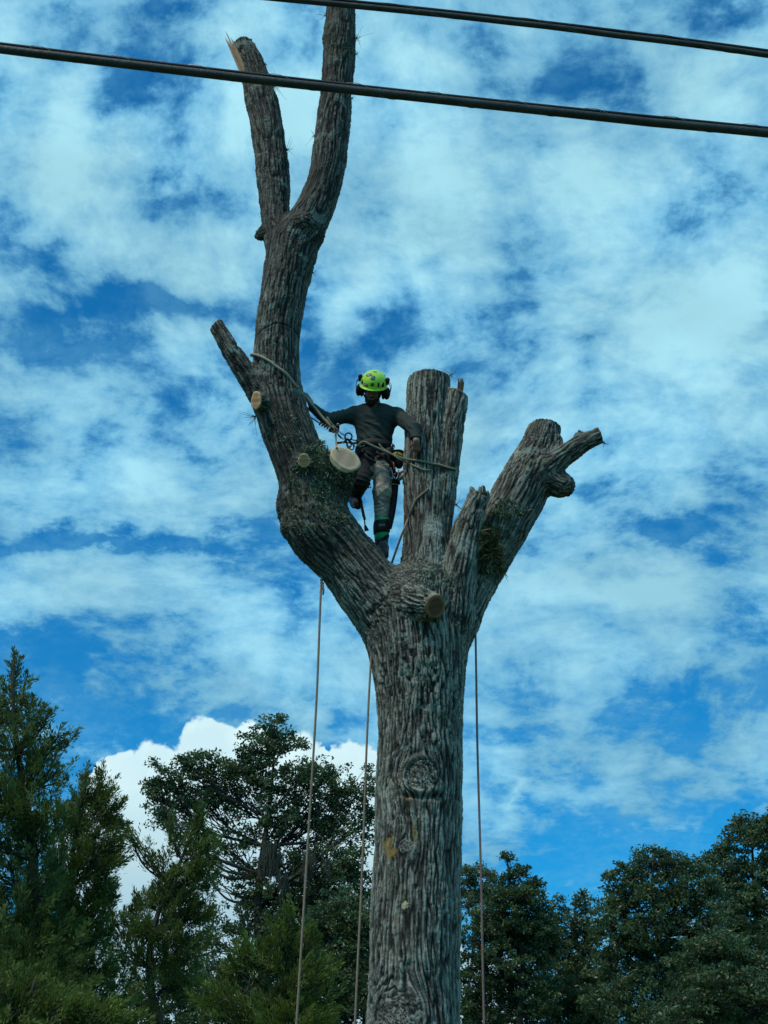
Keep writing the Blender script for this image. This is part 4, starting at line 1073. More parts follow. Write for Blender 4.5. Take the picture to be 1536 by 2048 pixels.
# beard
be = Field(HC - .2, HC + .2, .0045)
be.ell(h(0,.058,-.090), (.050,.046,.030), HR, .02); be.ell(h(0,.088,-.050), (.026,.013,.008), HR, .006); be.cone(h(-.060,.012,-.052), h(-.034,.052,-.090), .016, .024, .02); be.cone(h(.060,.012,-.052), h(.034,.052,-.090), .016, .024, .02)
be.ell(h(0,.070,-.110), (.034,.034,.026), HR, .02); be.cone(h(-.013,.104,-.063), h(.013,.104,-.063), .006, .006, .004, op='s')
v, f = be.mesh(); n = vnormals(v, f); v = v + n * (.006 * perlin(v * 70) + .003 * perlin(v * 140))[:, None]; mk('beard', v, f, M_HAIR, PERSON)
ha = Field(HC - .2, HC + .2, .005); ha.ell(h(0,-.020,.020), (.086,.098,.085), HR, .01, cuts=((1, 1, .035), (2, -1, -.06)))
v, f = ha.mesh(); n = vnormals(v, f); v = v + n * (.004 * perlin(v * 60))[:, None]; mk('hair', v, f, M_HAIR, PERSON)

# helmet
HRr = np.array([.128, .152, .122]); HO = h(0, -.014, .064)
he = Field(HO - .25, HO + .25, .0045)
he.ell(HO, HRr, HR, .001, cuts=((2, -1, -.028),))
he.cone(HO + HF * .085 - HU * .030, HO + HF * .120 - HU * .036, .050, .050, .02) if False else None
he.ell(HO - HU * .028 + HF * .022, (.128, .160, .010), HR, .016)             # brim
he.ell(HO, HRr - .010, HR, .001, op='s'); he.ell(HO - HU * .05, (.108, .132, .075), HR, .001, op='s')
for sx in (-1, 1):
    for (x_, f_, u_, rx_, ru_) in ((.098,.098,.010,.011,.018), (.095,-.02,.085,.010,.020), (.060,-.03,.112,.020,.009)):
        he.ell(HO + HX * sx * x_ + HF * f_ + HU * u_, (rx_, .030, ru_), HR, .002, op='s')
v, f = he.mesh(); v = relax(v, f, 1, .4)
HEL = mk('helmet', v, f, M_LIME, PERSON)
inn = Field(HO - .25, HO + .25, .006); inn.ell(HO, HRr - .013, HR, .001, cuts=((2, -1, -.022),)); inn.ell(HO - HU * .03, HRr - .020, HR, .001, op='s')
v, f = inn.mesh(); o = mk('helmet_lining', v, f, M_BLACK, PERSON); part_of(o, HEL)
def sticker(az, el, rx_, ry_, m, name, rot=0, sq=2.0, lift=.0015, label=None):
    """a patch that hugs the helmet shell; az from the front, el up"""
    d0 = np.array([math.sin(az) * math.cos(el), math.cos(az) * math.cos(el), math.sin(el)])
    t1 = np.array([math.cos(az), -math.sin(az), 0]); t2 = np.cross(t1, d0); t2 *= np.sign(t2[2]) or 1
    t1, t2 = t1 * math.cos(rot) + t2 * math.sin(rot), t2 * math.cos(rot) - t1 * math.sin(rot)
    cc = d0 / np.linalg.norm(d0 / HRr); pts = []
    K = 24
    for rr_ in (0, .5, 1.0, 1.0):
        for j in range(K):
            a_ = j * 2 * math.pi / K; ca, sa = math.cos(a_), math.sin(a_)
            q = (abs(ca) ** sq + abs(sa) ** sq) ** (-1 / sq)
            p = cc + (t1 * ca * rx_ + t2 * sa * ry_) * q * rr_
            p = p / np.linalg.norm(p / HRr); nn = p / HRr ** 2; nn /= np.linalg.norm(nn)
            pts.append(p + nn * (lift if len(pts) < 3 * K else -.003))
    F = []
    for i in range(3):
        for j in range(K): F.append([i * K + j, (i + 1) * K + j, (i + 1) * K + (j + 1) % K, i * K + (j + 1) % K])
    Vv = HO + np.array(pts) @ HR
    o = mk(name, Vv, F, m, PERSON); part_of(o, HEL)
    if label: o['label'] = label
    return o
R_ = math.radians
sticker(R_(-28), R_(45), .030, .021, M_GREY, 'sticker', R_(25), 2, label='grey oval sticker')
sticker(R_(0), R_(35), .021, .024, M_GREY, 'sticker', 0, 5, label='grey square sticker')
sticker(R_(6), R_(72), .017, .010, M_GREY, 'sticker', 0, 5)
sticker(R_(-24), R_(3), .028, .0135, M_BLACK, 'sticker', R_(-4), 2.2, label='pale oval badge with dark rim'); sticker(R_(-24), R_(3), .021, .008, M_PINK, 'badge', R_(-4), 2.2, .003)
sticker(R_(2), R_(9), .0155, .0165, M_BLACK, 'sticker', 0, 2.4, label='black badge with pale mark'); sticker(R_(2), R_(9), .004, .011, M_GREY, 'mark', R_(25), 2, .003)
sticker(R_(25), R_(12), .010, .018, M_BLACK, 'sticker', R_(-12), 1.4, label='dark jagged emblem'); sticker(R_(26), R_(3), .016, .006, M_BLACK, 'sticker', 0, 1.3); sticker(R_(31), R_(10), .005, .014, M_WHITE, 'mark', R_(14), 2, .003)
sticker(R_(-50), R_(12), .008, .020, M_BLACK, 'vent', R_(-28), 2); sticker(R_(49), R_(12), .008, .020, M_BLACK, 'vent', R_(20), 2)
# ear muffs: cup, wire arm, pivot knob
for sx in (-1, 1):
    mo = HO + HX * sx * .128 - HU * .085 + HF * .0
    F = Field(mo - .12, mo + .12, .005); F.ell(mo + HX * sx * .006, (.030, .046, .058), HR, .01); F.ell(mo - HX * sx * .026, (.020, .048, .060), HR, .008)
    v, f = F.mesh(); mf = mk('ear_muff', v, f, M_BLACK, PERSON); part_of(mf, HEL)
    kp = HO + HX * sx * .128 + HU * .035 + HF * .03
    v, f = join([tube(catmull([kp, mo + HX * sx * .03 + HU * .08 + HF * .022, mo + HX * sx * .036 + HU * .02], 5), .003, 5), tube(catmull([kp - HF * .04, mo + HX * sx * .035 + HU * .08 - HF * .02, mo + HX * sx * .036 + HU * .02], 5), .003, 5)])
    w_ = mk('wire_arm', v, f, M_DKST, PERSON); part_of(w_, HEL)
    F = Field(kp - .06, kp + .06, .004); F.cone(kp - HU * .012, kp + HU * .020, .018, .022, .01); v, f = F.mesh(); w_ = mk('pivot_knob', v, f, M_BLACK, PERSON); part_of(w_, HEL)
parts = [tube(catmull([h(sx*.085,.03,.03), h(sx*.075,.045,-.05), h(sx*.02,.06,-.10)], 6), .005, 5) for sx in (-1, 1)]
v, f = join(parts); w_ = mk('chin_strap', v, f, M_BLACK, PERSON); part_of(w_, HEL)

# harness: padded belt, leg loops, buckles, webbing
def loop(c, nrm, ra, rb, w_, th_, n=32, up=None):
    nrm = np.asarray(nrm, float) / np.linalg.norm(nrm); u = RIGHT - nrm * (RIGHT @ nrm); u /= np.linalg.norm(u); w = np.cross(nrm, u); Vv = []
    for j in range(n):
        a_ = j * 2 * math.pi / n; e = u * ra * math.cos(a_) + w * rb * math.sin(a_); eo = e / np.linalg.norm(e)
        wob = .006 * math.sin(3 * a_ + 1)
        for (x_, y_) in ((0, -1), (1, -.8), (1, .8), (0, 1)): Vv.append(c + e + eo * th_ * x_ + nrm * (w_ * y_ + wob))
    F = [[j * 4 + q, j * 4 + (q + 1) % 4, ((j + 1) % n) * 4 + (q + 1) % 4, ((j + 1) % n) * 4 + q] for j in range(n) for q in range(4)]
    return np.array(Vv), F
v, f = loop(Q_(750,898,.0), [0,.05,1], .158, .122, .040, .018); HAR = mk('harness', v, f, M_BLACK, PERSON)
v, f = loop(Q_(769,925,-.005), LEG_L[1] - LEG_L[0] + [.08,0,.05], .112, .112, .022, .010); o = mk('leg_loop', v, f, M_BLACK, PERSON); part_of(o, HAR)
v, f = loop(Q_(729,925,-.02), LEG_R[1] - LEG_R[0] + [-.05,0,.05], .112, .112, .022, .010); o = mk('leg_loop', v, f, M_BLACK, PERSON); part_of(o, HAR)
def strap(pts, w_, th_, m, name, par=None, wd=None):
    C = catmull(pts, 6); T, _, _ = frames(C); Vv = []
    for i in range(len(C)):
        s_ = np.cross(T[i], BACK) if wd is None else np.asarray(wd, float); s_ = s_ / np.linalg.norm(s_); n_ = np.cross(T[i], s_)
        for (x_, y_) in ((-1,-1),(1,-1),(1,1),(-1,1)): Vv.append(C[i] + s_ * w_ * x_ + n_ * th_ * y_)
    k = len(C); F = [[i*4+q, i*4+(q+1)%4, (i+1)*4+(q+1)%4, (i+1)*4+q] for i in range(k-1) for q in range(4)] + [[3,2,1,0], [(k-1)*4+q for q in range(4)]]
    return np.array(Vv), F
for pts in ([Q_(728,900,-.15), Q_(735,915,-.17), Q_(752,926,-.15)], [Q_(770,901,-.15), Q_(778,918,-.14), Q_(784,940,-.10)], [Q_(752,904,-.15), Q_(768,915,-.155), Q_(783,930,-.11)]):
    v, f = strap(pts, .013, .004, M_BLACK, ''); o = mk('harness_strap', v, f, M_BLACK, PERSON); part_of(o, HAR)
for (px, py, dy) in ((720,893,-.16), (752,920,-.17), (766,926,-.16), (775,934,-.14)):
    v, f = obox(Q_(px, py, dy), RIGHT * .012, BACK * .004, UPS * .009); o = mk('buckle', v, f, M_STEEL, PERSON, smooth=False); part_of(o, HAR)
for (px, py, dy, sx_) in ((716,902,-.13,.03), (778,905,-.12,.035)):                             # hip pads
    F = Field(Q_(px,py,dy) - .1, Q_(px,py,dy) + .1, .006); F.ell(Q_(px, py, dy), (sx_, .03, .055), None, .01); v, f = F.mesh()
    o = mk('hip_pad', v, f, M_BLACK, PERSON); part_of(o, HAR)
for (px, py, dy) in ((712,890,-.16), (725,889,-.17), (786,893,-.12)):
    v, f = torus(Q_(px, py, dy), BACK + RIGHT * .5, .018, .0045, 16, 6); o = mk('gear_ring', v, f, M_STEEL, PERSON); part_of(o, HAR)
# ------------------------------------------------------------------ ropes and gear
def rope_mat(name, a, b2, sc=160):
    m, t, b = mat_new(name); tc = t.n.new('ShaderNodeTexCoord').outputs['Object']
    n = t.noise(tc, sc, 3, .6); c = t.mix(t.mrange(n, .4, .62), (*a, 1), (*b2, 1)); t.put(b, 'Base Color', c); b.inputs['Roughness'].default_value = .85
    bp = t.n.new('ShaderNodeBump'); bp.inputs['Strength'].default_value = .8; bp.inputs['Distance'].default_value = .003; t.put(bp, 'Height', n); t.l.new(bp.outputs[0], b.inputs['Normal']); return m
R_GREY = rope_mat('grey_green_rope', (.42, .38, .27), (.22, .20, .14))
R_TAN = rope_mat('tan_rope', (.32, .24, .16), (.17, .12, .09))
R_PUR = rope_mat('muted_rope', (.30, .20, .18), (.15, .10, .10))
R_OLI = rope_mat('olive_rope', (.26, .27, .18), (.12, .13, .08))
def wrapc(br, px0, py0, px1, py1, off0, off1, rr=.02, n=14, front=True):
    """points of a line that hugs the bark: from (px0,py0) to (px1,py1) over the front of a limb"""
    out = []
    for i in range(n + 1):
        f = i / n; px = px0 + (px1 - px0) * f; py = py0 + (py1 - py0) * f
        out.append((px, py))
    return out
from mathutils.bvhtree import BVHTree
_bv = BVHTree.FromPolygons([tuple(v) for v in V2[::1]], [tuple(q) for q in Q.tolist()]) if False else None
def surf(px, py, lift=.012, Yd=None):
    """where the line of sight through a photo pixel meets the bark (so that a rope can lie ON the bark)"""
    d = Vector(ray(px, py)); d.normalize(); dg = None
    loc = trunk_obj.ray_cast(Vector(CAM) - trunk_obj.matrix_world.translation, d)
    return None
dgr = bpy.context.evaluated_depsgraph_get(); bpy.context.view_layer.update()
def hit(px, py):
    d = Vector(ray(px, py)).normalized(); org = Vector(CAM) - TREE.location
    ok, l, n, i = trunk_obj.ray_cast(org, d)
    return (np.array(l + TREE.location), np.array(n)) if ok else (None, None)
def on_bark(px, py, lift=.012, default=None):
    l, n = hit(px, py)
    if l is None: return P(px, py, YT + (default or 0))
    return l + (n * .6 + BACK * .4) * lift
# lanyard round the left limb, through the climber's hand, to the adjuster on his harness
lan = [P(520,716,YT+.10), P(503,711,YT-.05)] + [on_bark(x, y) for x, y in ((508,709),(522,714),(538,723),(553,733),(568,745),(582,760),(593,774))]
lan += [P(603,784,YT-.16), Q_(614,797,-.24), Q_(630,816,-.25), Q_(648,838,-.26), Q_(664,855,-.26), Q_(672,862,-.25)]
T_GREEN = 'climbing lanyard'
v, f = tube(catmull(lan, 6), .0125, 8); tag(mk('lanyard_rope', v, f, R_GREY), 'grey lanyard rope looped round the tall left limb down to the adjuster', 'rope')
v, f = tube(catmull([Q_(655,834,-.26), Q_(662,845,-.27), Q_(670,854,-.27), Q_(676,861,-.27)], 5), .006, 6); v2, f2 = tube(catmull([Q_(655,834,-.26), Q_(654,838,-.26), Q_(662,851,-.27), Q_(669,858,-.27)], 5), .006, 6)
v, f = join([(v, f), (v2, f2)]); tag(mk('friction_loop', v, f, R_OLI), 'thin pale cord loop beside the adjuster, in front of his sleeve', 'cord')
# adjuster: body, knot, swivel
AD = empty('rope_adjuster', Q_(668,858,-.25), 'brown and black rope adjuster on the lanyard left of his waist', 'adjuster')
v, f = obox(Q_(668,860,-.25), sb(.045,-.012,0), BACK * .014, sb(.010,.026,0), .3); mk('adjuster_body', v, f, M_TAN, AD)
v, f = obox(Q_(674,854,-.25), sb(.020,-.014,0), BACK * .018, sb(.010,.018,0), .3); mk('cam', v, f, M_DKST, AD)
v, f = torus(Q_(676,850,-.24), BACK, .012, .005); mk('ring', v, f, M_STEEL, AD)
parts = []
for i in range(6):
    c = Q_(640 + i * 5.2, 847 + i * 2.6, -.24); parts.append(torus(c, sb(.9,-.45,.2), .014, .006, 12, 6))
v, f = join(parts); tag(mk('prusik_hitch', v, f, R_TAN), 'short row of wrapped hitch coils left of the adjuster', 'hitch')
v, f = tube(catmull([Q_(617,832,-.20), Q_(628,839,-.22), Q_(640,847,-.24)], 5), .007, 6); tag(mk('rope_tail', v, f, R_TAN), 'short tan rope tail under his raised forearm', 'rope')
v, f = tube(catmull([Q_(671,866,-.26), Q_(672,880,-.28), on_bark(673,898,.02, -.3)], 5), .009, 8); tag(mk('rope_tail', v, f, R_TAN), 'short grey rope hanging from the adjuster onto the big sawn stub', 'rope')
# karabiners, ring and ascender between adjuster and belt
def karab(name, a, b_, wdt, r, m, label, grp='karabiners at his waist'):
    c = (a + b_) / 2; L = np.linalg.norm(b_ - a); u = (b_ - a) / L; w = np.cross(u, BACK); w /= np.linalg.norm(w)
    pts = [c + u * L * .5 * math.cos(t_) * 1.0 + w * wdt * math.sin(t_) * (1.1 if math.cos(t_) > 0 else .75) for t_ in np.linspace(0, 2 * math.pi, 21)]
    root = empty(name, c, label, 'karabiner', grp); v, f = tube(pts, r, 7); mk('frame', v, f, m, root)
    v, f = tube([c + w * wdt * .85 - u * L * .22, c + w * wdt * .88, c + w * wdt * .95 + u * L * .25], r * 1.35, 7); mk('gate', v, f, M_STEEL if m is M_DKST else M_DKST, root); return root
karab('karabiner', Q_(674,862,-.26), Q_(689,877,-.25), .019, .006, M_STEEL, 'bright steel karabiner slanting down from the adjuster')
karab('karabiner', Q_(693,880,-.24), Q_(706,899,-.20), .024, .006, M_DKST, 'black karabiner hanging above the big sawn stub')
karab('karabiner', Q_(700,880,-.22), Q_(714,886,-.17), .016, .0055, M_DKST, 'small black karabiner against his belt')
v, f = torus(Q_(697,873,-.25), sb(.2,.1,1), .032, .0075, 24, 8); tag(mk('harness_ring', v, f, M_DKST), 'black round ring joining the lanyard karabiners', 'ring')
AS = empty('rope_pulley', Q_(693,885,-.24), 'small black pulley with open side plates, left of his belt', 'pulley')
v, f = obox(Q_(684,885,-.24), sb(.050,.006,0), BACK * .006, sb(-.002,.010,0), .3); mk('lever', v, f, M_DKST, AS)
for px_, py_ in ((694,882),(698,890)):
    v, f = torus(Q_(px_,py_,-.245), BACK, .020, .006, 18, 6); mk('side_plate', v, f, M_DKST, AS)
v, f = tube([Q_(697,893,-.245), Q_(700,908,-.24), Q_(702,922,-.22)], [.016,.012,.010], 6); mk('tether', v, f, M_BLACK, AS)
v, f = strap([Q_(705,886,-.18), Q_(716,886,-.16), Q_(728,889,-.16)], .009, .004, M_BLACK, ''); tag(mk('bridge_strap', v, f, M_BLACK), 'black strap bridging karabiners and belt', 'strap')
# second lanyard from the belt round the central stem
def cen(px, py, lift=.012): return on_bark(px, py, lift, -.1)
l2 = [Q_(716,893,-.17), Q_(722,886,-.19), Q_(730,884,-.20), Q_(742,890,-.21), Q_(762,899,-.21), Q_(785,909,-.22), Q_(806,917,-.235)] + [cen(x, y) for x, y in ((822,920),(840,923),(860,927),(880,931),(897,936),(908,939))] + [P(914,944,YT+.00), P(912,949,YT+.12), P(896,953,YT+.24), P(862,955,YT+.31), P(830,950,YT+.24)]
v, f = tube(catmull(l2, 6), .0110, 8); tag(mk('lanyard_rope', v, f, R_OLI), 'olive lanyard rope running from his belt round the central stem', 'rope')
l3 = [Q_(758,888,-.19), Q_(766,897,-.20), Q_(785,909,-.225), Q_(800,919,-.24)] + [cen(x, y) for x, y in ((815,926),(832,934),(848,940),(862,941))]
v, f = tube(catmull(l3, 6), .0080, 7); tag(mk('rope_end', v, f, R_OLI), 'thin loose rope end lying across the bark under the olive lanyard', 'rope')
# climbing line rising out of the fork across the central stem
l4 = [P(776,1150,YT+.05), P(781,1134,YT-.02), P(796,1090,YT-.12), P(808,1058,YT-.18)] + [on_bark(x, y, .012) for x, y in ((816,1040),(822,1023),(828,1010),(834,999),(843,990),(852,983),(858,978))]
v, f = tube(catmull(l4, 6), .0105, 8); tag(mk('climbing_rope', v, f, R_TAN), 'tan rope rising from the fork and bending over the central stem', 'rope')
# three lines hanging to the ground
def hang(name, pts, m, label, r=.0098, g='ropes hanging from the fork to the ground'):
    v, f = tube(catmull(pts, 6), r, 8); return tag(mk(name, v, f, m), label, 'rope', g)
def gnd(px, dy=0.0, px2=None):
    a, b_ = P(px, 2048, YT + dy), P(px2, 1500, YT + dy); d = a - b_; t = (a[2] - .03) / -d[2]; return a + d * t
hang('hanging_rope', [P(655,1128,YT+.10), P(645,1150,YT-.10), P(641,1200,YT-.16), P(633,1400,YT-.2), P(618,1650,YT-.22), P(593,2048,YT-.3), gnd(593,-.3,627)], R_TAN, 'leftmost hanging rope, knotted just under the left limb')
hang('hanging_rope', [P(752,1240,YT+.20), P(744,1300,YT-.05), P(739,1370,YT-.12), P(733,1500,YT-.18), P(724,1750,YT-.2), P(710,2048,YT-.3), gnd(710,-.3,733)], R_TAN, 'middle hanging rope just left of the trunk', .0092)
hang('hanging_rope', [P(945,1200,YT+.2), P(950,1235,YT+.05), P(952,1320,YT-.05), P(955,1500,YT-.08), P(962,1750,YT-.1), P(968,2048,YT-.12), gnd(968,-.12,955)], R_PUR, 'single hanging rope right of the trunk', .0092)
v, f = join([torus(P(644,1160+ i * 6, YT-.13), sb(.15,1,.1), .012, .008, 12, 6) for i in range(3)] + [tube([P(645,1168,YT-.14), P(647,1182,YT-.15), P(646,1190,YT-.15)], [.012,.010,.006], 6)])
tag(mk('rope_knot', v, f, R_PUR), 'small knot tied in the leftmost hanging rope under the limb', 'knot')
# tools on the right hip
PO = empty('tool_pouch', Q_(797,915,-.02), 'yellow and black bucket pouch on his hip, touching the central stem', 'pouch')
F = Field(Q_(797,916,-.03) - .14, Q_(797,916,-.03) + .14, .005); F.cone(Q_(797,910,-.03), Q_(798,930,-.03), .062, .036, .01); F.cone(Q_(797,900,-.03), Q_(797,906,-.03), .050, .050, .003, op='s')
v, f = F.mesh(); pb = mk('pouch_body', v, f, M_BLACK, PO)
v, f = loop(Q_(797,914,-.03), [0.1,0,1], .060, .060, .018, .005); mk('yellow_band', v, f, M_YELLOW, PO)
v, f = torus(Q_(797,906,-.03), [.12,-.05,1], .062, .008, 24, 8); mk('rim', v, f, M_BLACK, PO)
SC_ = empty('saw_scabbard', Q_(780,1052,-.05), 'long black saw scabbard hanging behind his standing leg', 'scabbard')
v, f = strap([Q_(790,966,-.03), Q_(788,990,-.03), Q_(784,1020,-.03), Q_(780,1040,-.03), Q_(776,1056,-.03)], .034, .012, M_BLACK, ''); v = v.copy(); mk('sheath', v, f, M_BLACK, SC_)
v, f = strap([Q_(792,946,-.03), Q_(792,968,-.03)], .038, .016, M_BLACK, ''); mk('sheath_top', v, f, M_BLACK, SC_)
v, f = obox(Q_(789,968.5,-.05), sb(.034,-.006,0), BACK * .010, sb(0,.004,0)); mk('steel_band', v, f, M_STEEL, SC_, smooth=False)
v, f = strap([Q_(789,922,-.10), Q_(788,935,-.09), Q_(790,948,-.06)], .014, .005, M_BLACK, ''); mk('hanger', v, f, M_BLACK, SC_)
SW = empty('hand_saw', Q_(803,950,-.06), 'hand saw with curved orange and grey grip, sheathed beside his thigh', 'saw')
v, f = tube(catmull([Q_(791,957,-.06), Q_(797,952,-.07), Q_(803,944,-.09), Q_(812,940,-.10)], 6), [.010]*6+[.014]*7+[.011]*6, 8); mk('grip', v, f, M_ORANGE, SW)
v, f = strap([Q_(795,960,-.07), Q_(806,953,-.09), Q_(816,947,-.11), Q_(825,946,-.12)], .020, .007, M_GREY, ''); mk('guard', v, f, M_GREY, SW)
v, f = tube(catmull([Q_(787,925,-.12), Q_(789,940,-.11)], 4), .006, 6); tag(mk('marker_pen', v, f, M_ORANGE), 'thin orange-barrelled marker clipped to the harness beside the pouch', 'marker')
karab('karabiner', Q_(781,936,-.12), Q_(784,958,-.11), .015, .0045, M_STEEL, 'slim steel karabiner left of the orange marker')
karab('karabiner', Q_(797,940,-.10), Q_(790,958,-.10), .015, .0045, M_STEEL, 'silver karabiner above the saw grip')
# dark webbing strop with small hooks between his legs
LK = empty('hook_lanyard', Q_(728,1062,-.05), 'black strop dangling between his legs with two small hooks', 'strop')
v, f = strap([Q_(718,975,-.05), Q_(721,1000,-.05), Q_(725,1020,-.05), Q_(728,1034,-.05)], .013, .005, M_BLACK, ''); mk('webbing', v, f, M_BLACK, LK)
v, f = obox(Q_(729,1037,-.05), RIGHT * .012, BACK * .006, UPS * .012); mk('buckle', v, f, M_DKST, LK)
for e_ in ((731,1062),(736,1061)):
    v, f = tube(catmull([Q_(729,1040,-.05), Q_(730,1050,-.055), Q_(*e_, -.05)], 5), [.006]*6+[.011]*5, 6); mk('hook', v, f, M_DKST, LK)
parts = [torus(Q_(724 + i * 3.4, 977 - i * .5, -.12), sb(1, 0, .3 if i % 2 else -.6), .008, .0035, 10, 5, squash=.7) for i in range(6)]
v, f = join(parts); tag(mk('chain', v, f, M_STEEL), 'short bright chain under his bent thigh', 'chain')
# ------------------------------------------------------------------ overhead cables
M_CAB = mat('cable_sheath', (.045, .052, .046), .55, var=.5, scale=6, bump=.5, bscale=25)
M_STR = mat('cable_strand', (.012, .013, .014), .5, var=.3, scale=30)
M_LASH = mat('lashing_wire', (.22, .22, .21), .4, metal=.7, var=.3, scale=30)
def sagline(p0, p1, p2, Y0, Y1, ext=14.0):
    """through three photo points in a vertical plane, continued past the picture with the cable's own sag"""
    ps = [P(*p, Y0 + (Y1 - Y0) * i / 2) for i, p in enumerate((p0, p1, p2))]
    d = (ps[2] - ps[0]); L = np.hypot(d[0], d[1]); dh = np.array([d[0], d[1], 0]) / L
    ts = [0, float((ps[1] - ps[0]) @ dh), L]; co = np.polyfit(ts, [p[2] for p in ps], 2)
    t = np.linspace(-ext, L + ext, 150); return np.stack([ps[0][0] + dh[0] * t, ps[0][1] + dh[1] * t, np.polyval(co, t)], 1)
def bundle(label, main, r_main, strand_off, r_str, pitch, seed, second=None):
    root = empty('overhead_cable', main[len(main)//2], label, 'cable', 'overhead cables crossing the street side')
    s_ = np.concatenate([[0], np.cumsum(np.linalg.norm(np.diff(main, axis=0), axis=1))])
    wob = r_main * .10 * np.interp(s_ * 3 % 50, np.arange(50), np.random.default_rng(seed).normal(size=50))
    v, f = tube(main + np.array([0, 0, 1.0]) * wob[:, None], r_main, 12); mk('sheath', v, f, M_CAB, root)
    st = main + strand_off; v, f = tube(st, r_str, 8); mk('support_strand', v, f, M_STR, root)
    cen_ = main + strand_off * .5; R = (r_main + np.linalg.norm(strand_off) * .5 + r_str) * 1.02
    sf = np.linspace(0, s_[-1], 1600); cc = np.stack([np.interp(sf, s_, cen_[:, i]) for i in range(3)], 1); an = sf / pitch * 2 * math.pi
    up = np.array([0, 0, 1.0]); sd_ = np.array([0, 1.0, 0])
    hl = cc + (np.cos(an)[:, None] * sd_ * (r_main * .95) + np.where(np.sin(an) > 0, np.sin(an) * (np.linalg.norm(strand_off) * .5 + r_str + .0012), np.sin(an) * (np.linalg.norm(strand_off) * .5 + r_main + .0012))[:, None] * up)
    v, f = tube(hl, .0016, 4); mk('lashing_wire', v, f, M_LASH, root)
    return root
YC = 6.0
m1 = sagline((0,98),(768,188),(1536,267), YC, YC + .2)
k1 = pxm(768,180,YC)
bundle('lower overhead cable crossing in front of both limb tips', m1, 9.0 * k1, np.array([0, .004, 14.5 * k1]), 3.9 * k1, .42, 1)
m2 = sagline((580,-1),(1060,49),(1536,110), YC + .5, YC + .6)
bundle('upper overhead cable cutting the top right corner', m2, 6.9 * k1, np.array([0, .0, 11.5 * k1]), 4.2 * k1, .80, 2)
# ------------------------------------------------------------------ moss and air plants growing on the bark
def plant_mat(name, a, b2):
    m, t, b = mat_new(name); at = t.n.new('ShaderNodeAttribute'); at.attribute_name = 'tint'
    t.put(b, 'Base Color', t.mix(at.outputs['Fac'], (*a, 1), (*b2, 1))); b.inputs['Roughness'].default_value = .8; return m
M_FERN = plant_mat('fern_moss', (.06, .085, .045), (.36, .44, .30))
M_FERN2 = plant_mat('olive_moss', (.045, .050, .018), (.26, .25, .10))
M_AIR = plant_mat('air_plant_grey', (.05, .06, .045), (.20, .23, .17))
TPX, TPY = proj(TV); front_ = (TN @ BACK > .05)
def blades(px, py, rx, ry, n, ln, wd, m, name, seed, label, droop=.0, curl=.5, up=.6, ymax=99):
    r_ = np.random.default_rng(seed)
    e = ((TPX - px) / rx) ** 2 + ((TPY - py) / ry) ** 2
    idx = np.nonzero((e < 1) & front_ & (cutm < .02) & (np.linalg.norm(TV - BR['stub_big'].cut[0], axis=1) > .17))[0]
    if not len(idx): return
    dn_ = fbm(TV[idx] * 9 + seed, 2); pr = np.clip(.25 + dn_, .02, 1) * (1.05 - e[idx]); pr /= pr.sum()
    k = r_.choice(idx, n, p=pr); p = TV[k]; nr = TN[k]
    d = nr * up + r_.normal(size=(n, 3)) * .55 + np.array([0, 0, .35 - droop]); d /= np.linalg.norm(d, axis=1)[:, None]
    side = np.cross(d, r_.normal(size=(n, 3))); side /= np.linalg.norm(side, axis=1)[:, None]
    L = ln * r_.uniform(.4, 1.3, n)[:, None]; w = wd * r_.uniform(.6, 1.3, n)[:, None]
    bend = (r_.normal(size=(n, 3)) * curl + np.array([0, 0, -droop])) * L
    rows = []
    for t_, ww in ((0, .5), (.4, 1.0), (.75, .75), (1.0, .12)):
        c = p + d * L * t_ + bend * t_ * t_; rows += [c - side * w * ww * .5, c + side * w * ww * .5]
    V_ = np.stack(rows, 1).reshape(-1, 3); b0 = np.arange(n)[:, None] * 8
    F_ = np.concatenate([b0 + [0, 1, 3, 2], b0 + [2, 3, 5, 4], b0 + [4, 5, 7, 6]], 1).reshape(-1, 4)
    tint = np.repeat(np.clip(r_.beta(1.2, 2.2, n), 0, 1), 3)
    tag(mk(name, V_, F_, m, None, attrs={'tint': ('FACE', 'FLOAT', tint)}), label, 'moss', kind='stuff')
blades(650, 912, 50, 34, 1500, .036, .013, M_FERN, 'moss', 1, 'tufted green moss on top of the stub beside the pale oval cut')
blades(640, 960, 66, 44, 900, .026, .012, M_FERN, 'moss', 2, 'darker ferny moss under the small round cut')
blades(1018, 1020, 34, 20, 500, .035, .012, M_FERN, 'moss', 3, 'small dark green moss patch high on the right limb')
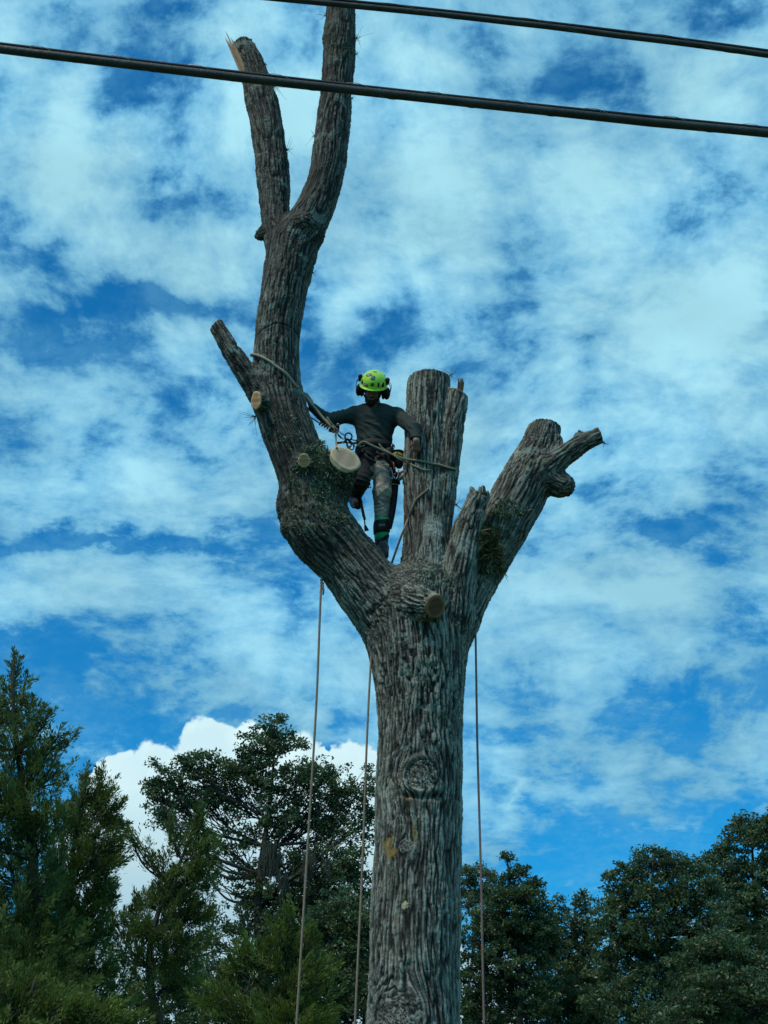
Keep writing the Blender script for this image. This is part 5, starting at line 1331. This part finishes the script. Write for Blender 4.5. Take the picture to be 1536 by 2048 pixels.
blades(980, 1100, 30, 58, 1500, .030, .013, M_FERN2, 'moss', 4, 'shaggy olive moss hanging in the crook of the right limb', droop=.5, curl=1.3, up=.5)
blades(862, 1160, 60, 34, 420, .020, .009, M_FERN, 'moss', 5, 'thin moss speckling the bark above the dark sawn face')
blades(575, 860, 40, 40, 350, .020, .009, M_FERN, 'moss', 6, 'faint moss flecks on the left limb beside the climber')
blades(640, 1040, 60, 40, 350, .022, .009, M_FERN, 'moss', 7, 'scattered moss flecks on the left limb near the burl')
AIR = [(714,78,.16,'air plant on the right side of the tallest limb near the top'),(713,108,.08,'tiny air plant just under the top one on the tallest limb'),(652,30,.12,'air plant at the top left of the tallest limb'),
       (550,172,.16,'air plant on the left tip below the lower cable'),(529,128,.09,'small air plant on the left tip above the lower cable'),(574,298,.10,'air plant halfway down the left fork'),(630,272,.11,'curly air plant on the inner side of the tall limb'),
       (706,196,.06,'tiny air plant on the tall limb under the cable'),(629,548,.06,'small air plant below the upper fork'),(508,832,.14,'air plant under the rough brown cut'),(902,748,.12,'pale air plant on the rim of the central stem'),
       (1212,886,.06,'small air plant under the right side branch') ,(915,1010,.12,'air plant in the notch between central stem and snag')]
for i, (px, py, L, lb) in enumerate(AIR):
    r_ = np.random.default_rng(50 + i); d2 = (TPX - px) ** 2 + (TPY - py) ** 2; k = int(np.argmin(d2 + (~front_) * 40)); p = TV[k]; nn = TN[k]; parts = []
    ou = nn * .8 + RIGHT * np.sign(px - TPX[k] + 1e-3) * .3; 
    for q in range(int(12 + 60 * L)):
        d = ou + r_.normal(size=3) * .75; d /= np.linalg.norm(d); l_ = L * .42 * r_.uniform(.4, 1.1); b_ = r_.normal(size=3) * .9 * l_ + np.array([0, 0, -.25 * l_])
        parts.append(tube([p, p + d * l_ * .35, p + d * l_ * .7 + b_ * .5, p + d * l_ + b_ * 1.2], [.0026, .002, .0014, .0008], 4, cap=False))
    v, f = join(parts); tint = np.repeat(r_.uniform(0, 1, len(parts)), len(f) // len(parts))
    tag(mk('air_plant', v, f, M_AIR, None, attrs={'tint': ('FACE', 'FLOAT', tint)}), lb, 'air plant', 'air plants growing on the bark')
